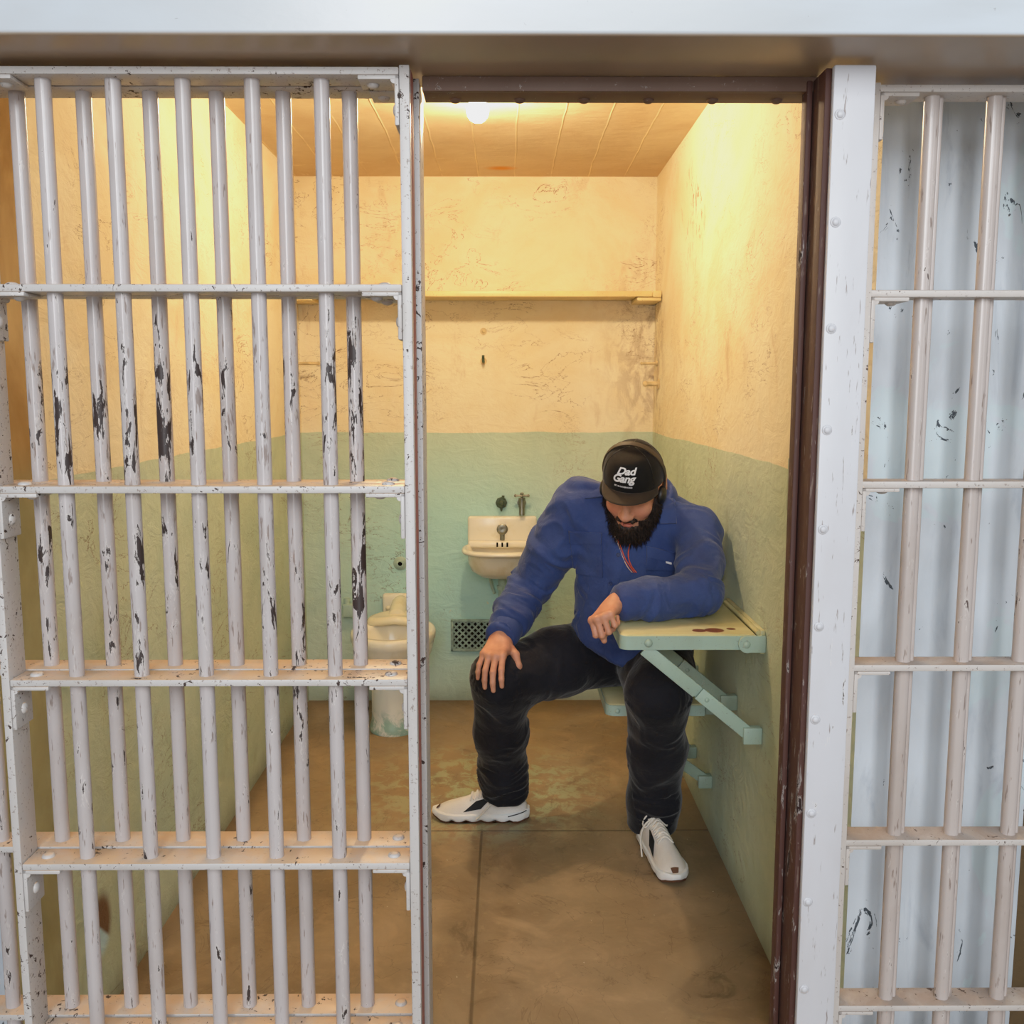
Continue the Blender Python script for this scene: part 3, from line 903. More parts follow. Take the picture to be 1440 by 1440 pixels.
# ---------------------------------------------------------------- folding seat
SZ = .452; sy0, sy1, s0, s1 = 2.76, 3.12, .300, .600
t = thing('folding_stool', (XR, 2.97, SZ), 'pale green fold-down stool bracketed to the wall, under the man', 'stool')
bm = bmesh.new(); tx0_, tx1_, ty0_, ty1_ = tx0, tx1, ty0, ty1
tx0, tx1, ty0, ty1 = s0, s1, sy0, sy1
pl = round_plan(s0, s1, sy0, sy1, .03)
loft(bm, [[Vector((x, y, z)) for x, y in inset(pl, d)] for z, d in ((SZ-.014, .003), (SZ-.003, .003), (SZ, .006))])
obj('seat_board', bm, M_TABLE, t, 'auto')
bm = bmesh.new()
loft(bm, [[Vector((x, y, z)) for x, y in inset(pl, d)] for z, d in ((SZ-.036, .002), (SZ-.036, 0), (SZ-.004, 0), (SZ-.0035, .0025))], cap0=True, cap1=False)
rb = obj('rim_band', bm, M_TGREEN, t, 'auto')
for q in (.335, .37):
    bm = bmesh.new(); ball(bm, (q, sy0-.001, SZ-.02), .008, (1, .6, 1), 12)
    obj('bolt', bm, M_TGREEN, rb, True)
for y in (sy0+.01, sy1-.02):
    bm = bmesh.new()
    box(bm, (.575, y-.005, SZ-.034), (XR-.02, y+.005, SZ-.004), .002, 2)
    box(bm, (.600, y-.020, SZ-.030), (XR-.0005, y+.020, SZ+.028), .004, 2)
    obj('wall_hinge', bm, M_TGREEN_D, t, 'auto')
def seat_strut(y):
    bm = bmesh.new()
    flat_bar(bm, (.40, y, .345), (.625, y, .178), .034, .008)
    s = obj('strut', bm, M_TGREEN_D, t, 'auto')
    bm = bmesh.new(); box(bm, (.600, y-.016, .156), (XR-.0005, y+.016, .196), .003, 2)
    obj('wall_clip', bm, M_TGREEN_D, s, 'auto')
seat_strut(2.845); seat_strut(sy1-.03)
tx0, tx1, ty0, ty1 = tx0_, tx1_, ty0_, ty1_
# ---------------------------------------------------------------- implicit surfaces -> one continuous mesh
def V3(p): return np.array(p, dtype=np.float32)
class Prim:
    def __init__(s, f, lo, hi, k=.02, op='u'):
        s.f, s.lo, s.hi, s.k, s.op = f, np.array(lo), np.array(hi), k, op
def cone(a, b, r1, r2, k=.02, flat=None, fs=1.0, op='u'):
    """tapered limb from a to b; flat/fs squash it along a direction"""
    a = V3(a); b = V3(b); ab = b-a; L2 = float(ab @ ab)
    n = None if flat is None else V3(flat)/np.linalg.norm(flat)
    def f(x, y, z):
        px, py, pz = x-a[0], y-a[1], z-a[2]
        t = np.clip((px*ab[0]+py*ab[1]+pz*ab[2])/L2, 0, 1)
        px, py, pz = px-t*ab[0], py-t*ab[1], pz-t*ab[2]
        if n is not None:
            d = (px*n[0]+py*n[1]+pz*n[2])*(1/fs-1)
            px, py, pz = px+d*n[0], py+d*n[1], pz+d*n[2]
            return (np.sqrt(px*px+py*py+pz*pz)-(r1+(r2-r1)*t))*min(1.0, .5+.5*fs)
        return np.sqrt(px*px+py*py+pz*pz)-(r1+(r2-r1)*t)
    r = max(r1, r2)*max(1, fs)
    return Prim(f, np.minimum(a, b)-r, np.maximum(a, b)+r, k, op)
def ell(c, r, rot=None, k=.02, op='u'):
    c = V3(c); r = V3(r)
    Rm = np.eye(3, dtype=np.float32) if rot is None else np.array(rot, dtype=np.float32)
    def f(x, y, z):
        px, py, pz = x-c[0], y-c[1], z-c[2]
        q = [px*Rm[0, i]+py*Rm[1, i]+pz*Rm[2, i] for i in range(3)]
        k0 = np.sqrt((q[0]/r[0])**2+(q[1]/r[1])**2+(q[2]/r[2])**2)
        k1 = np.sqrt((q[0]/r[0]**2)**2+(q[1]/r[1]**2)**2+(q[2]/r[2]**2)**2)+1e-6
        return k0*(k0-1)/k1
    e = np.sqrt(((Rm*r)**2).sum(1))
    return Prim(f, c-e, c+e, k, op)
def half(p, n, lo, hi, k=.004):
    """cut away everything on the +n side of a plane, inside a box"""
    p = V3(p); n = V3(n)/np.linalg.norm(n)
    def f(x, y, z): return -((x-p[0])*n[0]+(y-p[1])*n[1]+(z-p[2])*n[2])
    return Prim(f, lo, hi, k, 's')
def path(pts, rs, k=.02, flat=None, fs=1.0):
    return [cone(pts[i], pts[i+1], rs[i], rs[i+1], k, flat, fs) for i in range(len(pts)-1)]

def surface(prims, h, smooth=2):
    lo = np.min([p.lo for p in prims if p.op == 'u'], axis=0)-4*h
    hi = np.max([p.hi for p in prims if p.op == 'u'], axis=0)+4*h
    dim = np.ceil((hi-lo)/h).astype(int)+1
    D = np.full(dim, .3, dtype=np.float32)
    ax = [(lo[i]+h*np.arange(dim[i])).astype(np.float32) for i in range(3)]
    for p in prims:
        m = p.k+3*h
        i0 = np.clip(np.floor((p.lo-m-lo)/h).astype(int), 0, dim-1)
        i1 = np.clip(np.ceil((p.hi+m-lo)/h).astype(int)+1, 1, dim)
        if (i1 <= i0).any(): continue
        sl = tuple(slice(i0[i], i1[i]) for i in range(3))
        d = p.f(ax[0][sl[0]][:, None, None], ax[1][sl[1]][None, :, None], ax[2][sl[2]][None, None, :])
        s = D[sl]
        if p.op == 'u':
            hh = np.maximum(p.k-np.abs(s-d), 0)/p.k
            D[sl] = np.minimum(s, d)-hh*hh*p.k*.25
        else:
            d = -d
            hh = np.maximum(p.k-np.abs(s-d), 0)/p.k
            D[sl] = np.maximum(s, d)+hh*hh*p.k*.25
    S = D < 0
    cnt = np.zeros(np.array(dim)-1, dtype=np.int8)
    offs = [(a, b, c) for a in (0, 1) for b in (0, 1) for c in (0, 1)]
    n = np.array(dim)-1
    for o in offs: cnt += S[o[0]:o[0]+n[0], o[1]:o[1]+n[1], o[2]:o[2]+n[2]]
    act = np.argwhere((cnt > 0) & (cnt < 8))
    idx = np.full(n, -1, dtype=np.int32)
    idx[act[:, 0], act[:, 1], act[:, 2]] = np.arange(len(act))
    acc = np.zeros((len(act), 3)); num = np.zeros(len(act))
    cv = {o: D[act[:, 0]+o[0], act[:, 1]+o[1], act[:, 2]+o[2]] for o in offs}
    for o in offs:
        for axis in range(3):
            if o[axis]: continue
            o2 = list(o); o2[axis] = 1; o2 = tuple(o2)
            a, b = cv[o], cv[o2]
            m = (a < 0) != (b < 0)
            t = np.where(m, a/np.where(a == b, 1, a-b), 0)
            q = np.array(o, dtype=float)[None, :].repeat(len(act), 0); q[:, axis] += t
            acc[m] += q[m]; num[m] += 1
    Vt = lo+(act+acc/num[:, None])*h
    quads = []
    for axis in range(3):
        u, v = (axis+1) % 3, (axis+2) % 3
        a = [slice(None)]*3; b = [slice(None)]*3
        a[axis] = slice(0, -1); b[axis] = slice(1, None)
        sa, sb = S[tuple(a)], S[tuple(b)]
        e = np.argwhere(sa != sb)
        e = e[(e[:, u] > 0) & (e[:, v] > 0) & (e[:, u] < n[u]) & (e[:, v] < n[v])]
        inside = sa[e[:, 0], e[:, 1], e[:, 2]]
        def cell(du, dv):
            c = e.copy(); c[:, u] += du; c[:, v] += dv
            return idx[c[:, 0], c[:, 1], c[:, 2]]
        q = np.stack([cell(-1, -1), cell(0, -1), cell(0, 0), cell(-1, 0)], 1)
        q[~inside] = q[~inside][:, ::-1]
        quads.append(q)
    Q = np.concatenate(quads)
    E = np.concatenate([Q[:, [i, (i+1) % 4]] for i in range(4)])
    for it in range(smooth):
        s = np.zeros_like(Vt); c = np.zeros(len(Vt))
        for k in range(3):
            s[:, k] = np.bincount(E[:, 0], Vt[E[:, 1], k], len(Vt))+np.bincount(E[:, 1], Vt[E[:, 0], k], len(Vt))
        c = np.bincount(E[:, 0], minlength=len(Vt))+np.bincount(E[:, 1], minlength=len(Vt))
        Vt = Vt+(.5 if it % 2 == 0 else -.45)*(s/c[:, None]-Vt)
    return Vt, Q

def normals(Vt, Q):
    fn = np.cross(Vt[Q[:, 2]]-Vt[Q[:, 0]], Vt[Q[:, 3]]-Vt[Q[:, 1]])
    N = np.zeros_like(Vt)
    for i in range(4):
        for k in range(3): N[:, k] += np.bincount(Q[:, i], fn[:, k], len(Vt))
    return N/(np.linalg.norm(N, axis=1)[:, None]+1e-12)

def np_mesh(name, Vt, Q):
    me = bpy.data.meshes.new(name)
    me.from_pydata(Vt.tolist(), [], Q.tolist())
    me.update()
    return me

def fold(Vt, Q, bones, amp, mask=None):
    """cloth folds: ridges running round each limb, plus soft large creases"""
    N = normals(Vt, Q)
    out = Vt.copy()
    B = [(V3(a).astype(float), V3(b).astype(float), f, w, am) for a, b, f, w, am in bones]
    best = np.full(len(Vt), 9.0); which = np.zeros(len(Vt), int); T = np.zeros(len(Vt))
    for i, (a, b, f, w, am) in enumerate(B):
        ab = b-a; t = ((Vt-a) @ ab)/(ab @ ab); tc = np.clip(t, 0, 1)
        d = np.linalg.norm(Vt-a-tc[:, None]*ab, axis=1)
        m = d < best
        best[m] = d[m]; which[m] = i; T[m] = t[m]
    for j in range(len(Vt)):
        a, b, f, w, am = B[which[j]]
        p = Vt[j]; ab = b-a; L = np.linalg.norm(ab); u = ab/L
        s = (p-a) @ u; perp = p-a-s*u
        q = Vector((s*f, perp[0]*w, perp[1]*w)); q.y += which[j]*7.3; q.z += perp[2]*w
        warp = noise.noise(Vector(p)*9)*1.2
        r1 = 1-abs(noise.noise(q+Vector((warp, 0, 0)))*2)
        r2 = noise.noise(Vector(p)*14+Vector((3, 1, 4)))
        r3 = 1-abs(noise.noise(Vector((q.x*2.3+5, q.y*1.9, q.z*1.9))+Vector((warp*2, 0, 0)))*2)
        k = amp*am*((r1-.45)*.85+r2*.35+(r3-.45)*.38)
        if mask is not None: k *= mask(p)
        out[j] = p+N[j]*k
    return out

# ---------------------------------------------------------------- the seated man: joints
HS = .94
H = P(891, 680, 2.68)                                  # middle of the head at eye level
HR = (Matrix.Rotation(R(-23), 3, 'Z') @ Matrix.Rotation(R(35), 3, 'X') @ Matrix.Rotation(R(7), 3, 'Y'))
HRn = np.array(HR)
def hl(x, y, z): return H+HR @ (Vector((x, y, z))*HS)
NECK = P(905, 706, 2.80)
SH_R = P(812, 712, 2.81); EL_R = P(747, 822, 2.90); WR_R = P(704, 897, 2.745)
SH_L = P(978, 748, 2.73); EL_L = Vector((.515, 2.505, .840)); WR_L = Vector((.290, 2.415, .838))
HIP = Vector((.405, 2.99, .575))
HIP_R = Vector((.315, 2.98, .56)); HIP_L = Vector((.480, 2.96, .56))
KN_R = P(706, 955, 2.735); AN_R = P(711, 1108, 2.95)
KN_L = P(925, 975, 2.62); AN_L = P(917, 1150, 2.83)
CHEST = Vector((.385, 2.83, .93)); BELLY = Vector((.395, 2.89, .70))

def hand(w, F, U, thumb, curls, spread, tcurl, s=1.0, tdir=(.55, .75, -.25)):
    """palm, four separate bent fingers and a thumb. F: towards the fingers, U: back of the hand, thumb: thumb side"""
    F = Vector(F).normalized(); U = Vector(U); U = (U-F*U.dot(F)).normalized()
    S = F.cross(U)
    if S.dot(Vector(thumb)) < 0: S = -S
    pt = lambda f, l, u: Vector(w)+(F*f+S*l+U*u)*s
    pr = [cone(pt(-.03, 0, 0), pt(.02, 0, 0), .030*s, .030*s, .015, U, .72)]
    roots = [(.094, .031), (.099, .010), (.094, -.011), (.084, -.030)]
    for (f, l) in roots:
        pr.append(cone(pt(.008, l*.55, -.002), pt(f, l, 0), .0165*s, .0118*s, .012))
    pr.append(cone(pt(.02, .018, -.008), pt(.055, .030, -.010), .017*s, .013*s, .014))
    lens = [(.043, .026, .021), (.047, .030, .022), (.044, .028, .022), (.034, .021, .019)]
    rad = [.0098, .0100, .0096, .0086]
    for i in range(4):
        p = pt(*roots[i], 0); a = 0.0
        d0 = (F*math.cos(spread[i])+S*math.sin(spread[i]))
        r = rad[i]*s
        pr.append(ell(p+U*.003*s, (r*1.1,)*3, k=.006))
        for j in range(3):
            a += curls[i][j]
            d = d0*math.cos(a)-U*math.sin(a)
            q = p+d*lens[i][j]*s
            pr.append(cone(p, q, r, r*(.92 if j < 2 else .84), .0035)); r *= .92
            p = q
    p = pt(.022, .026, -.010); d = (F*tdir[0]+S*tdir[1]+U*tdir[2]).normalized(); r = .0135*s
    for j, L in enumerate((.042, .034, .028)):
        q = p+d*L*s
        pr.append(cone(p, q, r, r*.88, .006)); r *= .88
        p = q
        d = (d+(F*tcurl[0]+S*tcurl[1]+U*tcurl[2])).normalized()
    return pr

# ---------------------------------------------------------------- body: one continuous skin surface
def hell(c, r, k=.015, op='u', rot=None):
    m = HR if rot is None else HR @ rot
    return ell(hl(*c), np.array(r)*HS, np.array(m), k, op)
def hcone(a, b, r1, r2, k=.01): return cone(hl(*a), hl(*b), r1*HS, r2*HS, k)
head = [hell((0, .005, .025), (.075, .095, .092), .02),
        hell((0, -.030, -.045), (.064, .064, .078), .03),
        hell((0, -.048, -.088), (.046, .044, .040), .03),
        hcone((0, -.078, .028), (0, -.080, .026), .022, .022, .03),
        hcone((-.038, -.076, .020), (.038, -.076, .020), .014, .014, .02),           # brow
        hell((-.040, -.066, -.034), (.028, .026, .028), .02), hell((.040, -.066, -.034), (.028, .026, .028), .02),  # cheeks
        hcone((0, -.090, .010), (0, -.111, -.036), .009, .0135, .012),               # nose bridge
        hell((0, -.113, -.040), (.0145, .013, .0125), .008),
        hell((-.0145, -.102, -.043), (.0095, .012, .0095), .007), hell((.0145, -.102, -.043), (.0095, .012, .0095), .007),
        hell((-.031, -.080, .000), (.016, .012, .012), .006), hell((.031, -.080, .000), (.016, .012, .012), .006),  # lowered eyelids
        hell((0, -.094, -.0715), (.024, .010, .0055), .006), hell((0, -.093, -.0825), (.020, .010, .0065), .006),   # lips
        hell((0, -.102, -.0772), (.024, .008, .0016), .003, 's'),
        hell((-.006, -.113, -.0515), (.0035, .006, .003), .003, 's'), hell((.006, -.113, -.0515), (.0035, .006, .003), .003, 's'),
        hell((0, -.080, -.112), (.026, .022, .020), .02)]
for s in (-1, 1):                                                                     # ears
    er = Matrix.Rotation(s*R(22), 3, 'Z')
    head += [hell((s*.089, .034, -.004), (.009, .021, .033), .008, rot=er), hell((s*.084, .024, -.030), (.008, .010, .012), .008, rot=er),
             hell((s*.100, .030, -.002), (.006, .012, .020), .006, 's', rot=er)]
handR = hand(WR_R, (-.22, -.80, -.30), (-.18, -.35, .90), (1, .1, 0),
             [(.50, .38, .25), (.55, .42, .28), (.55, .42, .28), (.50, .40, .28)], (.06, -.02, -.13, -.27), (.16, -.28, -.55),
             tdir=(.58, .58, -.32))
handL = hand(WR_L+Vector((-.012, -.004, .002)), (-.47, -.84, -.26), (-.45, -.05, .88), (-.6, .7, .1),
             [(1.2, 1.65, .8), (1.25, 1.7, .8), (1.3, 1.7, .8), (1.35, 1.7, .8)], (.02, 0, -.02, -.04), (.4, -.5, -.3), s=.88,
             tdir=(.85, .20, -.50))
body = [cone(hl(0, .03, -.06), NECK, .058, .064, .03), cone(NECK, CHEST, .064, .115, .05), ell(CHEST, (.155, .115, .16), k=.04), ell(BELLY, (.16, .135, .15), k=.04),
        ell(HIP, (.15, .12, .09), k=.04)]
body += path([CHEST+Vector((-.05, 0, .09)), SH_R, EL_R, WR_R], [.06, .055, .043, .028], .03)
body += path([CHEST+Vector((.05, -.03, .06)), SH_L, EL_L, WR_L], [.06, .055, .043, .029], .03)
body += path([HIP_R, KN_R, AN_R+Vector((0, 0, -.01))], [.078, .056, .036], .03)+path([HIP_L, KN_L, AN_L+Vector((0, 0, -.01))], [.078, .056, .036], .03)
body += [cone(AN_R+Vector((.0, .01, -.035)), AN_R+Vector((-.14, .012, -.068)), .026, .014, .02), cone(AN_L+Vector((0, .0, -.05)), AN_L+Vector((.03, -.18, -.085)), .026, .014, .02)]
Vt, Q = surface(body+handR+handL+head, .0034, 2)
LIP = hl(0, -.100, -.077)
M_SKIN = skin_mat(LIP, [(hl(-.045, -.09, -.035), .035), (hl(.045, -.09, -.035), .035)], hl(0, -.125, -.042))
person = link_mesh('person', np_mesh('person', Vt, Q), M_SKIN, None, True)
base = Vector((.40, 2.9, 0))
person.data.transform(Matrix.Translation(-base)); person.location = base
tag(person, 'bearded man in blue shirt and black cap seated, leaning on the table, looking down', 'person')

# ---------------------------------------------------------------- shirt
UP = np.array((0, 0, 1.0))
sh = [ell(CHEST+Vector((0, .0, .01)), (.178, .135, .17), k=.05), ell((.392, 2.86, .80), (.178, .150, .15), k=.05), ell((.398, 2.885, .68), (.186, .165, .15), k=.05),
      ell((.398, 2.90, .60), (.178, .155, .12), k=.04),
      cone(CHEST+Vector((0, .02, .10)), NECK+Vector((0, .01, -.012)), .10, .068, .04)]
sh += path([CHEST+Vector((-.03, .01, .105)), SH_R+Vector((.01, 0, .005))], [.075, .073], .05)
sh += path([SH_R, SH_R.lerp(EL_R, .5), EL_R, EL_R.lerp(WR_R, .5)], [.076, .074, .064, .056], .03)
sh += path([EL_R.lerp(WR_R, .5), WR_R+Vector((.006, .012, .012))], [.056, .046], .02)
sh += path([CHEST+Vector((.05, -.02, .08)), SH_L+Vector((-.005, 0, 0))], [.08, .072], .05)
sh += path([SH_L, SH_L.lerp(EL_L, .5)+Vector((.010, 0, 0)), EL_L+Vector((.004, 0, .010))], [.072, .060, .058], .025)
sh += path([EL_L+Vector((0, 0, .008)), EL_L.lerp(WR_L, .55)+Vector((0, 0, .004)), WR_L+Vector((.024, .008, .006))], [.060, .054, .047], .025)
lo, hi = (.1, 2.5, .3), (.75, 3.2, .63)
sh.append(half((.345, 2.72, .572), (-.30, .10, -1), (.1, 2.5, .3), (.75, 3.2, .66), .008))
sh.append(half(WR_R+Vector((-.002, -.003, -.004)), WR_R-EL_R, WR_R-Vector((.1, .12, .1)), WR_R+Vector((.1, .1, .06)), .006))
sh.append(half(WR_L+Vector((.0, 0, 0)), Vector((-1, -.25, -.10)), WR_L-Vector((.13, .12, .12)), WR_L+Vector((.05, .12, .12)), .006))
sh.append(half((0, 0, TZ+.002), (0, 0, -1), (.265, 2.285, .6), (.66, 2.665, .83), .004))
Vt, Q = surface(sh, .0052, 2)
def smask(p):
    return 1.0
Vt = fold(Vt, Q, [(SH_R, EL_R, 13, 5, .75), (EL_R, WR_R, 22, 6, 1.25), (SH_L, EL_L, 15, 5, .8), (EL_L, WR_L, 12, 7, .9), (CHEST+Vector((0, 0, .1)), BELLY, 7, 9, .7), (BELLY, HIP, 9, 9, .7)], .0135)
m = (Vt[:, 0] > .265) & (Vt[:, 1] < 2.67) & (Vt[:, 2] < TZ+.002)
Vt[m, 2] = TZ+.002
shirt = link_mesh('shirt', np_mesh('shirt', Vt, Q), M_SHIRT, person, True)
off = root_loc(person)
bvh_shirt = BVHTree.FromPolygons([Vector(v) for v in Vt], Q.tolist())

def hit(bvh, x, y):
    """first surface point met walking from the corridor through photo pixel x, y"""
    o = Vector((0, 0, CAMH)); d = (P(x, y, 1.0)-o).normalized()
    r = bvh.ray_cast(o, d)
    if r[0] is None: r = bvh.find_nearest(o+d*2.75)
    return r[0], r[1]

def patch(name, bvh, corners, mat, parent, th=.003, nu=14, nv=14, out=.001, label=None):
    """thin cloth panel laid on a surface, between four photo-space corners"""
    (a, b, c, d) = corners
    P0, ok = [], True
    for j in range(nv+1):
        row = []
        for i in range(nu+1):
            u, v = i/nu, j/nv
            x = (1-v)*((1-u)*a[0]+u*b[0])+v*((1-u)*d[0]+u*c[0])
            y = (1-v)*((1-u)*a[1]+u*b[1])+v*((1-u)*d[1]+u*c[1])
            h, n = hit(bvh, x, y)
            row.append((h, n))
        P0.append(row)
    bm = bmesh.new()
    T = [[bm.verts.new(h+n*(out+th)) for h, n in r] for r in P0]
    Bt = [[bm.verts.new(h-n*.002) for h, n in r] for r in P0]
    def fine(vs): return max((a.co-b.co).length for a in vs for b in vs) < .030
    for j in range(nv):
        for i in range(nu):
            vs = (T[j][i], T[j][i+1], T[j+1][i+1], T[j+1][i])
            if fine(vs): bm.faces.new(vs)
    rim = [(0, i) for i in range(nu)]+[(j, nu) for j in range(nv)]+[(nv, i) for i in range(nu, 0, -1)]+[(j, 0) for j in range(nv, 0, -1)]
    for k in range(len(rim)):
        p, q = rim[k], rim[(k+1) % len(rim)]
        vs = (T[p[0]][p[1]], T[q[0]][q[1]], Bt[q[0]][q[1]], Bt[p[0]][p[1]])
        if fine(vs): bm.faces.new(vs)
    left = set(bm.verts); best = set()
    while left:
        st = [left.pop()]; isl = set(st)
        while st:
            for e in st.pop().link_edges:
                for w in e.verts:
                    if w in left: left.discard(w); isl.add(w); st.append(w)
        if len(isl) > len(best): best = isl
    bmesh.ops.delete(bm, geom=[v for v in bm.verts if v not in best], context='VERTS')
    o = obj(name, bm, mat, parent, 'auto')
    if label: o['label'] = label
    return o
# pockets, placket, tag, buttons
patch('pocket', bvh_shirt, [(800, 748), (846, 752), (848, 812), (806, 806)], M_SHIRT, shirt, .004)
patch('pocket_flap', bvh_shirt, [(799, 746), (847, 750), (846, 765), (800, 763)], M_SHIRT_D, shirt, .007)
patch('pocket', bvh_shirt, [(910, 770), (955, 780), (950, 803), (908, 801)], M_SHIRT, shirt, .004)
patch('pocket_flap', bvh_shirt, [(909, 768), (957, 778), (954, 792), (909, 783)], M_SHIRT_D, shirt, .007)
patch('placket', bvh_shirt, [(866, 772), (884, 772), (842, 905), (826, 900)], M_SHIRT, shirt, .004, 6, 30)
patch('pocket_tag', bvh_shirt, [(935.5, 788), (944, 789.3), (943.8, 792), (935.3, 790.8)], M_WHITE, shirt, .0095, 4, 2, label='tiny white tag on the pocket')
for (x, y) in ((869.5, 780), (859.5, 820), (846, 860)):
    h, n = hit(bvh_shirt, x, y)
    if h is None: continue
    q = n.to_track_quat('Z', 'Y').to_matrix()
    bm = bmesh.new(); lathe(bm, h+n*.004, [(.0001, .002), (.0035, .002), (.0045, .0042), (.0058, .0042), (.0062, .001), (.0062, -.003)], 18, ax=q)
    obj('button', bm, M_BTN, shirt, 'auto')

# collar: a folded band round the neck with two long points
def collar():
    ax = (hl(0, .03, -.06)-NECK).normalized()
    ax = (ax*.6+Vector((0, -.25, .9))).normalized()
    xx = Vector((1, 0, 0)); xx = (xx-ax*xx.dot(ax)).normalized(); yy = ax.cross(xx)
    c = NECK+ax*.012
    bm = bmesh.new(); rings = []
    n = 56
    for i in range(n+1):
        a = R(-62)+(2*PI-R(56))*i/n        # opens at the front
        d = xx*math.cos(a)+yy*math.sin(a)
        f = abs(2*i/n-1)
        tip = max(0, (f-.70)/.30)**1.6
        rx = .074
        drop = .046+.060*tip
        inner = c+d*rx+ax*(.000)
        top = c+d*(rx+.008)+ax*(.036-.010*tip)
        fold_ = c+d*(rx+.017)+ax*(.030-.010*tip)
        outer = c+d*(rx+.030+.022*tip)-ax*(drop-.030)
        # tips follow the chest
        rings.append([inner, top, fold_, fold_.lerp(outer, .5)+d*.004, outer])
    loft(bm, rings, closed=False)
    me = bpy.data.meshes.new('collar'); bm.to_mesh(me); bm.free()
    o = link_mesh('collar', me, M_SHIRT_D, shirt, True)
    md = o.modifiers.new('solid', 'SOLIDIFY'); md.thickness = .004
    return o
collar()
patch('collar_point', bvh_shirt, [(932, 698), (949, 706), (952, 737), (929, 737)], M_SHIRT_D, shirt, .009)
patch('collar_point', bvh_shirt, [(850, 676), (856, 700), (822, 702), (838, 690)], M_SHIRT_D, shirt, .009)

# cuffs
def cuff(w, d, r, L, flat=None):
    d = d.normalized()
    q = d.to_track_quat('Z', 'Y').to_matrix()
    bm = bmesh.new()
    lathe(bm, w, [(r*.90, .001), (r*1.0, -.001), (r*1.03, -.006), (r*1.06, -L+.004), (r*1.03, -L), (r*.9, -L)], 36, ax=q)
    obj('cuff', bm, M_SHIRT_D, shirt, True)
cuff(WR_R+Vector((.004, .002, .004)), WR_R-EL_R, .0475, .052)
cuff(WR_L+Vector((.012, .006, .009)), Vector((-1, -.30, -.05)), .0465, .052)

# ---------------------------------------------------------------- trousers
tr = [ell(HIP+Vector((-.005, .0, .0)), (.185, .145, .125), k=.05), ell(HIP+Vector((-.02, -.06, .035)), (.15, .10, .08), k=.05)]
def leg(hip, kn, an, side, rt, rk, rc, rh, shift):
    mid = hip.lerp(kn, .5)+Vector((0, 0, .004))
    calf = kn.lerp(an, .45)+Vector(shift)
    low = kn.lerp(an, .85)+Vector(shift)*.6
    return path([hip, mid, kn, calf, low, an+Vector((0, 0, -.012))], [rt, (rt+rk)/2+.004, rk, rc, rh, rh*1.02], .04)
tr += leg(HIP_R, KN_R, AN_R, -1, .110, .086, .079, .070, (-.012, .012, 0))
tr += leg(HIP_L, KN_L, AN_L, 1, .112, .086, .083, .077, (.006, .014, 0))
for an, kn in ((AN_R, KN_R), (AN_L, KN_L)):
    tr.append(half(an+Vector((0, 0, -.026)), (an-kn).normalized()*.5+Vector((0, 0, -.8)), an-Vector((.15, .15, .2)), an+Vector((.15, .15, .04)), .008))
# sits on the seat board
tr.append(half((0, 0, SZ+.003), (0, 0, -1), (.28, 2.74, .3), (.75, 3.2, SZ+.05), .004))
Vt, Q = surface(tr, .0055, 2)
Vt = fold(Vt, Q, [(HIP_R, KN_R, 9, 7, .8), (KN_R, KN_R.lerp(AN_R, .7), 7, 6, .8), (KN_R.lerp(AN_R, .7), AN_R-Vector((0, 0, .04)), 26, 4, 1.2), (HIP_L, KN_L, 10, 7, 1.0),
                  (KN_L, KN_L.lerp(AN_L, .7), 7, 6, .8), (KN_L.lerp(AN_L, .7), AN_L-Vector((0, 0, .04)), 24, 4, 1.2), (HIP_R, HIP_L, 9, 9, .5)], .0085,
          lambda p: 0.0 if p[2] < SZ+.004 and p[1] > 2.75 and p[0] > .28 else 1.0)
m = (Vt[:, 0] > .285) & (Vt[:, 1] > 2.745) & (Vt[:, 2] < SZ+.003) & (Vt[:, 2] > SZ-.06)
Vt[m, 2] = SZ+.003
trousers = link_mesh('trousers', np_mesh('trousers', Vt, Q), M_TROUSER, person, True)

